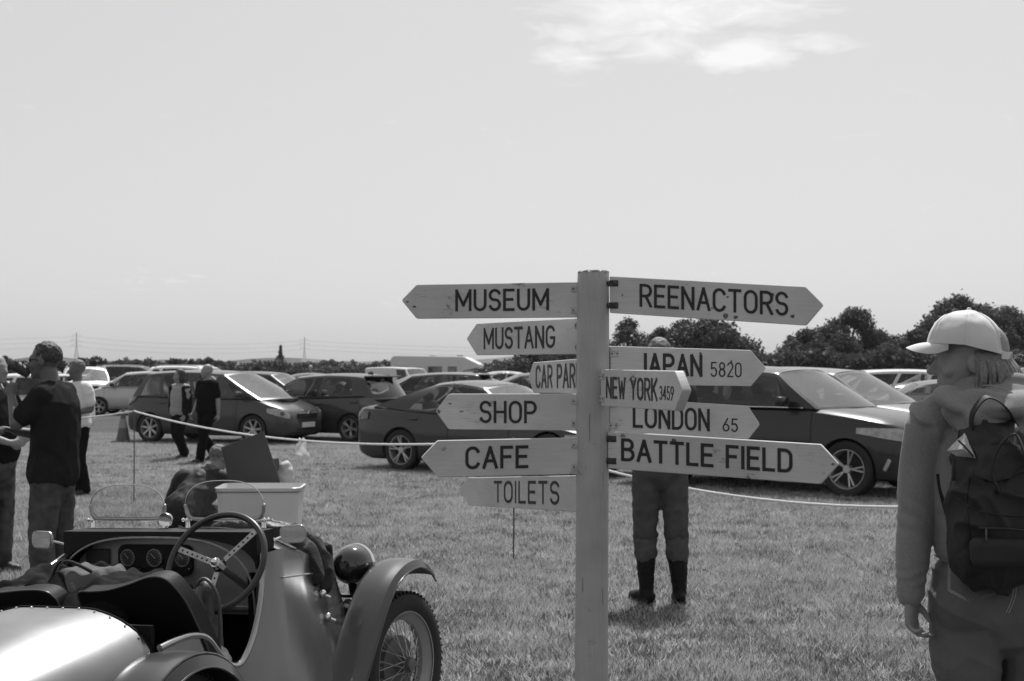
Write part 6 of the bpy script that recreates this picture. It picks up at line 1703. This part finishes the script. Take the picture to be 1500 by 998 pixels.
# steering wheel
SWC = k_(.45, .325, .930); n3 = Vector((-math.cos(R(30)), 0, math.sin(R(30)))); ux = Vector((0, -1, 0)); uy = n3.cross(ux) * -1
if uy.z < 0: uy = -uy
sw = empty('steering_wheel', (0, 0, 0)); sw.parent = road
bm = bmesh.new(); n = 64; tube(bm, [SWC + ux * .206 * math.cos(6.283 * i / n) + uy * .202 * math.sin(6.283 * i / n) for i in range(n)], .0125, 12, closed=True); obj('wheel_rim', bm, mat('steering_rim', .018, .35, coat=.3), sw)
for ang in (163, 44, -88):
    d = ux * math.cos(R(ang)) + uy * math.sin(R(ang)); s_ = n3.cross(d)
    bm = bmesh.new(); P0, P1 = SWC - n3 * .018 + d * .03, SWC + d * .198; Mx = Matrix((P1 - P0, s_, n3)).transposed(); rot = fr(P1 - P0, n3)
    box(bm, (P0 + P1) / 2, ((P1 - P0).length, .024, .003), rot=rot, bev=.001); o = obj('spoke', bm, STEEL2, sw)
    hb = bmesh.new()
    for i in range(6):
        q = P0.lerp(P1, .16 + .14 * i); cyl(hb, q + n3 * .0022, q + n3 * .0018 + n3 * .0008, .0042, n=10)
    o2 = obj('spoke_hole', hb, DARK, sw); o2['kind'] = 'stuff'
bm = bmesh.new(); cyl(bm, SWC - n3 * .03, SWC + n3 * .008, .026, .02, 20); ell(bm, SWC + n3 * .012, (.016, .016, .016), sub=2); obj('hub', bm, CHROME, sw)
bm = bmesh.new(); cyl(bm, SWC - n3 * .03, SWC - n3 * .42, .014, n=12); obj('steering_column', bm, STEEL2, sw)
# seats: two separate reclined backs with piping, plus cushions
def seat(poly, x0, x1, z0, z1, nm):
    ts = empty('seat', (0, 0, 0)); ts.parent = road
    bm = bmesh.new(); xf = lambda z: lerp(x0, x1, (z1 - z) / (z1 - z0))
    P = [Vector((xf(z), -k - .02, z - .012)) for k, z in [tuple(v) for v in resample(poly, 4)]]
    f = [bm.verts.new(p) for p in P]; b = [bm.verts.new(p + Vector((.07, 0, .015))) for p in P]; m = len(P)
    bm.faces.new(f); bm.faces.new(list(reversed(b)))
    for i in range(m): bm.faces.new((f[i], f[(i + 1) % m], b[(i + 1) % m], b[i]))
    obj('seat_back', bm, BLK, ts, ang=35)
    bm = bmesh.new(); tube(bm, [p + Vector((-.001, 0, .002)) for p in P[:-1]], .0035, 6, 1); obj('piping', bm, mat('worn_piping', .06, .35), ts)
    ks = [p[0] for p in poly]; bm = bmesh.new(); box(bm, k_(.36, (min(ks) + max(ks)) / 2 * .95, .42), (.44, (max(ks) - min(ks)) * .86, .13), bev=.04, seg=2); obj('cushion', bm, BLK, ts)
seat([(-.045, .50), (-.05, .80), (-.04, .875), (.02, .882), (.10, .89), (.20, .915), (.28, .94), (.335, .945), (.375, .925), (.41, .86), (.425, .78), (.435, .66), (.43, .50)], .03, .27, .5, .95, 'r')
seat([(-.155, .50), (-.145, .80), (-.16, .862), (-.20, .882), (-.28, .882), (-.38, .872), (-.46, .862), (-.50, .82), (-.51, .7), (-.50, .50)], .03, .25, .5, .95, 'l')
bm = bmesh.new(); limb(bm, [k_(.38, .40, .50), k_(.36, .395, .58), k_(.34, .38, .60)], [(.05, .03)] * 3, k=3); remesh('canvas_bag', bm, .008, mat('pale_canvas', .4, .9, var=.3, vscale=30), road, lambda p: .008 * noise.noise(p * 40))
# aeroscreens
AG = glass('screen_glass', .94, .015)
def aero(kc, w, zb_, h, a=.78):
    ts = empty('aeroscreen', (0, 0, 0)); ts.parent = road
    tilt = .12
    P = lambda x, z: Vector((a - tilt * (z) * .5, -(kc + x), zb_ + z))
    hw_ = w / 2
    outer = [P(hw_ * math.copysign(abs(math.cos(math.pi * i / 30)) ** .75, math.cos(math.pi * i / 30)) * 1.06, .052 + (h - .052) * math.sin(math.pi * i / 30) ** .85) for i in range(31)]
    foot = [P(-hw_ * 1.03, .03), P(-hw_ * .93, .008), P(-hw_ * .8, .002), P(0, .0), P(hw_ * .8, .002), P(hw_ * .93, .008), P(hw_ * 1.03, .03)]
    bm = bmesh.new(); vs = [bm.verts.new(p) for p in outer + foot]; bm.faces.new(vs); solid(bm, .003); obj('glass', bm, AG, ts, smooth=False)
    bm = bmesh.new(); tube(bm, outer, .0022, 6, 1); obj('edge', bm, CHROME, ts)
    bm = bmesh.new(); tube(bm, [P(-hw_ * 1.06, .055)] + foot + [P(hw_ * 1.06, .055)], .0075, 8, 4)
    for s in (-1, 1): limb(bm, [P(s * hw_ * 1.07, .058), P(s * hw_ * 1.02, .022), P(s * hw_ * .93, .002)], [(.006, .008), (.008, .010), (.008, .010)], k=3, n=8)
    obj('frame', bm, STEEL2, ts)
    for s in (-1, 1):
        bm = bmesh.new(); c = P(s * hw_ * 1.03, -.005); ell(bm, c, .012, sub=2); ell(bm, c + Vector((0, -s * .022, .002)), .008, sub=2); ell(bm, c + Vector((0, s * .004, .018)), .007, sub=2); cyl(bm, c, c - Vector((0, 0, .03)), .008, .011, 10); obj('clamp', bm, CHROME, ts)
aero(-.315, .35, 1.065, .145); aero(.16, .35, 1.065, .158)
bm = bmesh.new(); c = k_(.70, -.075, 1.07); lathe(bm, [(.001, .002), (.024, .002), (.028, .004), (.030, -.002), (.026, -.018), (.001, -.026)], 24, Matrix.Translation(c) @ Matrix.Rotation(R(-90), 4, 'Y')); cyl(bm, c - Vector((-.01, 0, .02)), c - Vector((-.01, 0, .05)), .006, n=8); obj('rear_view_mirror', bm, CHROME, road)
def mirror(c, yaw, w, h, tgt, nm):
    ts = empty('side_mirror', (0, 0, 0)); ts.parent = road; M = Matrix.Translation(c) @ Matrix.Rotation(R(yaw), 4, 'Z')
    bm = bmesh.new(); P = rrect(0, 0, w / 2, h / 2, h * .32); prism(bm, P, .012, M @ Myz); bmesh.ops.bevel(bm, geom=bm.edges[:], offset=.002, segments=1, affect='EDGES'); obj('housing', bm, STEEL2, ts)
    bm = bmesh.new(); P = rrect(0, 0, w / 2 - .005, h / 2 - .005, h * .28); prism(bm, P, .002, M @ Matrix.Translation((-.003, 0, 0)) @ Myz); obj('mirror_glass', bm, mat('mirror', .9, .01, metal=1), ts)
    bm = bmesh.new(); p = M @ Vector((.012, 0, 0)); tube(bm, [p, p + (tgt - p) * .5 + Vector((.02, 0, .006)), tgt], .005, 8); ell(bm, tgt, .014, sub=2); obj('arm', bm, CHROME, ts)
mirror(k_(.70, -.70, .985), -12, .125, .072, k_(.72, -.53, .93), 'l')
mirror(k_(.78, .475, 1.005), 30, .105, .072, k_(.72, .415, .985), 'r')
# wings
def wing(prof, kin, kout, nm, lip=.02, crown=.018, th=.004):
    S_ = resample(prof, 4); bm = bmesh.new(); RR = []
    C2 = [Vector((a, 0, z)) for a, z in S_]
    for i, c in enumerate(C2):
        t = (C2[min(i + 1, len(C2) - 1)] - C2[max(i - 1, 0)]).normalized(); nn = Vector((-t.z, 0, t.x))
        if nn.z < 0 and abs(nn.z) > .2: nn = -nn
        row = []
        for q in range(13):
            u = q / 12; o = crown * (1 - abs(2 * u - 1) ** 2.5)
            if u < .04 or u > .96: o = -lip
            elif u > .88: o = crown * .35 + .006 * (u - .88) / .08
            row.append(c + Vector((0, -lerp(kin, kout, u), 0)) + nn * o)
        RR.append(row)
    rings(bm, RR, closed=False, cap=False); solid(bm, th)
    w_ = obj(nm, bm, FEN, road, ang=50)
    bm = bmesh.new(); tube(bm, [r[12] for r in RR], .0045, 6, 1); obj('wing_beading', bm, FEN, w_)
    return w_
FW = [(.96, .13), (1.03, .22), (1.12, .325), (1.24, .475), (1.35, .605), (1.46, .705), (1.58, .758), (1.70, .775), (1.79, .762), (1.87, .725), (1.925, .68)]
fwg = wing(FW, .395, .585, 'front_wing', lip=.025)
SHIFT = 2 * C
wing(FW, -.60 - 0, -.405, 'front_wing')
RW = [(-.12 + .37 * math.cos(R(a)), .315 + .365 * math.sin(R(a))) for a in (195, 175, 155, 135, 115, 95, 75, 55, 38, 22, 8, -8)]
RW += [(.33, .19), (.46, .15)]
wing(RW, .375, .625, 'rear_wing', lip=.03, crown=.022); wing(RW, -.625, -.375, 'rear_wing', lip=.03, crown=.022)
bm = bmesh.new(); tube(bm, [(-.12 + .374 * math.cos(R(a)) , -.597, .315 + .369 * math.sin(R(a)) + .012) for a in range(170, 0, -10)], .006, 8, 1); obj('wing_swage', bm, FEN, road)
bm = bmesh.new(); box(bm, k_(.78, .50, .15), (.5, .2, .02), bev=.006); obj('running_board', bm, FEN, road)
bm = bmesh.new()
Sg = resample(FW, 3)[:22]
for s in (0,):
    vs = []
    for a, z in Sg:
        vs.append([bm.verts.new(k_(a, .412, z - .0)), bm.verts.new(k_(a + .05, .40, max(.12, z - .22 - .1 * (a - 1))))])
    for p, q in zip(vs, vs[1:]): bm.faces.new((p[0], q[0], q[1], p[1]))
solid(bm, .003); obj('wing_valance', bm, DARK, road)
# wheels with wire spokes
def wirewheel(x, k, steer=0):
    ts = link('wheel', None, None, road) if False else empty('wheel', (x, -k, .305), R(steer)); ts.parent = road
    sg = -1 if k > 0 else 1; M = Matrix.Rotation(R(90), 4, 'X')       # local Z -> -Y
    if k < 0: M = Matrix.Rotation(R(-90), 4, 'X')
    bm = bmesh.new(); Rr = .33
    lathe(bm, [(.236, -.045), (.262, -.058), (.295, -.058), (.318, -.048), (.3275, -.030), (.33, 0), (.3275, .030), (.318, .048), (.295, .058), (.262, .058), (.236, .045)], 64, M)
    for i in range(64):
        a = 6.283 * i / 64
        for s in (-1, 1): box(bm, M @ Vector((.3225 * math.cos(a), .3225 * math.sin(a), s * .038)), (.014, .010, .024), rot=M.to_3x3() @ Euler((0, s * .5, a), 'XYZ').to_matrix())
    for z in (-.02, -.007, .007, .02): lathe(bm, [(.329, z - .004), (.333, z - .003), (.333, z + .003), (.329, z + .004)], 64, M)
    obj('tyre', bm, RUB, ts, ang=30)
    bm = bmesh.new(); lathe(bm, [(.236, -.048), (.242, -.050), (.238, -.040), (.222, -.030), (.205, -.012), (.205, .012), (.222, .030), (.238, .040), (.242, .050), (.236, .048)], 64, M); lathe(bm, [(.219, .030), (.200, .012), (.200, -.012), (.219, -.03)], 64, M); obj('rim', bm, mat('rim_paint', .30, .35, coat=.4), ts)
    bm = bmesh.new(); lathe(bm, [(.001, -.06), (.13, -.06), (.135, -.05), (.13, .004), (.06, .012), (.001, .012)], 40, M); obj('brake_drum', bm, mat('drum', .10, .5, var=.2), ts)
    bm = bmesh.new(); lathe(bm, [(.058, -.04), (.058, .0), (.045, .02), (.036, .05), (.034, .07), (.030, .078), (.001, .080)], 24, M); obj('hub', bm, mat('hub_nut', .16, .35, metal=.6), ts)
    for i in range(24):
        a0_ = 6.283 * i / 24; s = 1 if i % 2 else -1
        for z0, r0, zr in ((.055, .036, .006), (.0, .055, -.006)):
            bm = bmesh.new(); a1_ = a0_ + s * (.55 if z0 else .35)
            cyl(bm, M @ Vector((r0 * math.cos(a1_), r0 * math.sin(a1_), z0)), M @ Vector((.203 * math.cos(a0_), .203 * math.sin(a0_), zr)), .0022, n=5, cap=False); obj('spoke', bm, STEEL2, ts)
wirewheel(1.72, .465, -6); wirewheel(1.72, -.465, -6); wirewheel(-.12, .50); wirewheel(-.12, -.50)
# headlamps, horn, stays
def headlamp(k):
    ts = empty('headlamp', (0, 0, 0)); ts.parent = road; c = k_(1.66, k, .765)
    bm = bmesh.new(); lathe(bm, [(.001, -.092), (.03, -.088), (.058, -.072), (.08, -.046), (.09, -.015), (.092, .01), (.092, .03)], 36, Matrix.Translation(c) @ Matrix.Rotation(R(90), 4, 'Y')); obj('shell', bm, mat('lamp_black', .02, .12, coat=1), ts)
    bm = bmesh.new(); lathe(bm, [(.092, .028), (.097, .030), (.097, .045), (.090, .048)], 36, Matrix.Translation(c) @ Matrix.Rotation(R(90), 4, 'Y')); obj('bezel', bm, CHROME, ts)
    bm = bmesh.new(); lathe(bm, [(.001, .062), (.05, .058), (.090, .044)], 36, Matrix.Translation(c) @ Matrix.Rotation(R(90), 4, 'Y')); obj('lens', bm, LAMP, ts)
    bm = bmesh.new(); cyl(bm, c - Vector((0, 0, .085)), c - Vector((0, 0, .15)), .022, .012, 12); obj('bracket', bm, DARK, ts)
headlamp(.275); headlamp(-.375)
bm = bmesh.new(); cyl(bm, k_(1.66, -.38, .62), k_(1.66, .42, .62), .007, n=8); cyl(bm, k_(1.52, .21, .60), k_(1.66, .40, .545), .006, n=8); cyl(bm, k_(1.5, .20, .40), k_(1.62, .36, .55), .008, n=8); cyl(bm, k_(1.52, .21, .565), k_(1.66, .27, .55), .006, n=8); obj('lamp_bar', bm, DARK, road)
bm = bmesh.new(); M = Matrix.Translation(k_(1.60, .272, .57)) @ Matrix.Rotation(R(65), 4, 'Y'); lathe(bm, [(.001, -.03), (.035, -.03), (.042, -.02), (.042, -.008), (.047, -.006), (.047, .006), (.042, .008), (.040, .028), (.02, .035), (.001, .035)], 28, M)
for i in range(8): cyl(bm, M @ Vector((.045 * math.cos(i * .785), .045 * math.sin(i * .785), -.012)), M @ Vector((.045 * math.cos(i * .785), .045 * math.sin(i * .785), .012)), .004, n=6)
obj('horn', bm, mat('horn_metal', .25, .3, metal=.8), road)

# ------------------------------------------------------------ loose things in and on the roadster
RM = Matrix.Translation(RO) @ Euler((R(-2.2), 0, R(69))).to_matrix().to_4x4()
def heap(parts, name, label, cat, m_, disp, vox=.007, extra=None):
    bm = bmesh.new(); c = Vector(parts[0][0])
    for p in parts:
        if len(p) == 2: ell(bm, Vector(p[0]) - c, p[1])
        else: limb(bm, [Vector(v) - c for v in p[2]], p[3], side=(0, 0, 1), k=4)
    o = remesh(name, bm, vox, m_, None, disp, 2); o.matrix_world = RM @ Matrix.Translation(c); tag(o, label, cat); return o
def crease(p, s=1.0, q=Vector((0, 0, 0))):
    p = p + q
    return s * (.030 * (1 - abs(noise.noise(Vector((p.x * 6, p.y * 9, p.z * 7))))) ** 4 - .012 + .016 * noise.noise(p * 11) + .010 * (1 - abs(noise.noise(p * 21))) ** 3)
DC = mat('black_coat', .008, .85, var=.3, vscale=20, bump=.2, bscale=90, spec=.12)
LC = mat('grey_lining', .08, .8, var=.35, vscale=12, bump=.2, bscale=90)
def drape(x0, x1, k0, k1, hfun, name, label, cat, m_, seed, amp=.03, th=.006, nu=70, nv=110, warp=1.0):
    """a thrown-down garment: one cloth sheet with sharp wandering folds"""
    o0 = k_((x0 + x1) / 2, (k0 + k1) / 2, .86); bm = bmesh.new(); sd_ = Vector((seed * 3.1, seed * 1.7, seed))
    def f(u, v):
        a = math.radians(360 * 0); x = lerp(x0, x1, u); k = lerp(k0, k1, v)
        q = Vector((x * 6, k * 6, 0)) + sd_; wx = noise.noise(q) * warp; wy = noise.noise(q + Vector((7, 3, 0))) * warp
        edge = min(1, min(u, 1 - u) * 5, min(v, 1 - v) * 6) ** .5
        r1 = math.sin(k * 34 + x * 9 + 5 * wx) * .5 + .5; r1 = r1 * r1; r2 = 1 - abs(noise.noise(Vector((x * 7 + wy, k * 7 - wx, seed + 5)))) * 2
        z = hfun(x, k) + amp * (1.3 * r1 + .5 * r2 - .5) * edge - .12 * (1 - edge) + .3 * amp * noise.noise(Vector((x * 30, k * 26, seed)))
        return k_(x + .03 * wx * (1 + .3 * edge), k + .03 * wy, z) - o0
    grid(bm, f, nu, nv); solid(bm, th); ob = obj(name, bm, m_, ang=80); ob.matrix_world = RM @ Matrix.Translation(o0); tag(ob, label, cat); return ob
drape(.08, .58, -.60, .16, lambda x, k: .865 + .045 * math.exp(-((k + .22) / .10) ** 2) + .02 * math.exp(-((k - .02) / .07) ** 2) + .02 * math.sin(k * 9), 'coat', 'heap of black coats on the passenger side of the roadster', 'coat', DC, 3, .026)
bm = bmesh.new(); box(bm, k_(.36, -.22, .68), (.44, .66, .36), bev=.08, seg=2); obj('seat_padding', bm, BLK, road)
o = drape(.16, .46, -.30, .04, lambda x, k: .884 + .030 * math.exp(-((k + .15) / .08) ** 2), 'jacket', 'grey lined jacket with striped edge lying on the black coats', 'jacket', LC, 8, .022, nu=50, nv=60)
c0 = k_(.34, -.11, .86)
for i, dz in enumerate((0, .010, .020)):
    bm = bmesh.new(); tube(bm, [k_(.20, -.22 + dz, .88) - c0, k_(.23, -.19 + dz, .962) - c0, k_(.25, -.12 + dz, .945) - c0, k_(.27, -.03 + dz, .895) - c0], .004, 6); obj('striped_edge', bm, LC if i != 1 else DC, o)
GL = mat('grey_leather', .07, .5, var=.2, vscale=14, bump=.3, bscale=60)
bm = bmesh.new(); c = k_(.36, .34, .75)
limb(bm, [k_(.36, .335, .855) - c, k_(.37, .35, .80) - c, k_(.36, .36, .72) - c, k_(.35, .37, .60) - c], [(.025, .030), (.035, .035), (.03, .045), (.025, .05)], side=(0, 1, 0))
limb(bm, [k_(.33, .30, .83) - c, k_(.32, .30, .79) - c, k_(.33, .315, .75) - c], [.02, .024, .018]); limb(bm, [k_(.33, .325, .845) - c, k_(.31, .33, .80) - c, k_(.33, .335, .75) - c], [.016, .02, .016])
o = remesh('gauntlet', bm, .005, GL, None, lambda p: .004 * noise.noise(p * 24), 2); o.matrix_world = RM @ Matrix.Translation(c); tag(o, 'folded grey leather gauntlet hanging beside the driver seat under the steering wheel', 'glove')
bm = bmesh.new(); tube(bm, [k_(.34, .295, .82) - c, k_(.34, .31, .865) - c, k_(.34, .345, .885) - c, k_(.34, .385, .85) - c, k_(.34, .405, .78) - c, k_(.33, .41, .66) - c, k_(.33, .395, .60) - c], .0075, 8); obj('rolled_edge', bm, GL, o)
heap([(0, 0, [k_(1.0, -.02, 1.0), k_(1.04, .14, 1.0), k_(1.10, .27, .965), k_(1.15, .345, .88), k_(1.17, .365, .78)], [.038, .045, .050, .055, .050]) , (0, 0, [k_(1.12, .0, .985), k_(1.17, .14, .985), k_(1.24, .27, .94), k_(1.28, .325, .84), k_(1.29, .335, .74)], [.034, .042, .05, .055, .055])] if False else
     [(k_(1.08, .18, .985), (.05, .05, .03)), (0, 0, [k_(1.0, -.02, 1.0), k_(1.04, .14, 1.0), k_(1.10, .25, .965), k_(1.15, .32, .88), k_(1.17, .34, .78)], [.034, .040, .045, .05, .045]), (0, 0, [k_(1.12, .0, .985), k_(1.17, .14, .985), k_(1.24, .25, .94), k_(1.28, .31, .84), k_(1.29, .32, .72)], [.034, .04, .046, .052, .05])],
     'rolled_cover', 'rolled black leather tonneau cover lying across the roadster bonnet', 'cover', mat('black_leather', .012, .5, var=.4, vscale=8, bump=.7, bscale=30), lambda p: .012 * (1 - abs(noise.noise(Vector((p.x * 9, p.y * 22, p.z * 9))))) ** 3 - .004)

# ------------------------------------------------------------ summer haze
bm = bmesh.new(); box(bm, (0, 950, 44), (4200, 2300, 92))
hz = obj('haze', bm, None, smooth=False); hz['kind'] = 'stuff'; hz['label'] = 'thin summer haze over the field and far hedges'
m = bpy.data.materials.new('haze'); m.use_nodes = True; t = m.node_tree; t.nodes.clear()
o_ = N(t, 'ShaderNodeOutputMaterial'); v = N(t, 'ShaderNodeVolumePrincipled'); v.inputs['Color'].default_value = (.9, .9, .9, 1); v.inputs['Density'].default_value = 0.00012; v.inputs['Anisotropy'].default_value = .2
t.links.new(v.outputs[0], o_.inputs['Volume']); hz.data.materials.append(m)
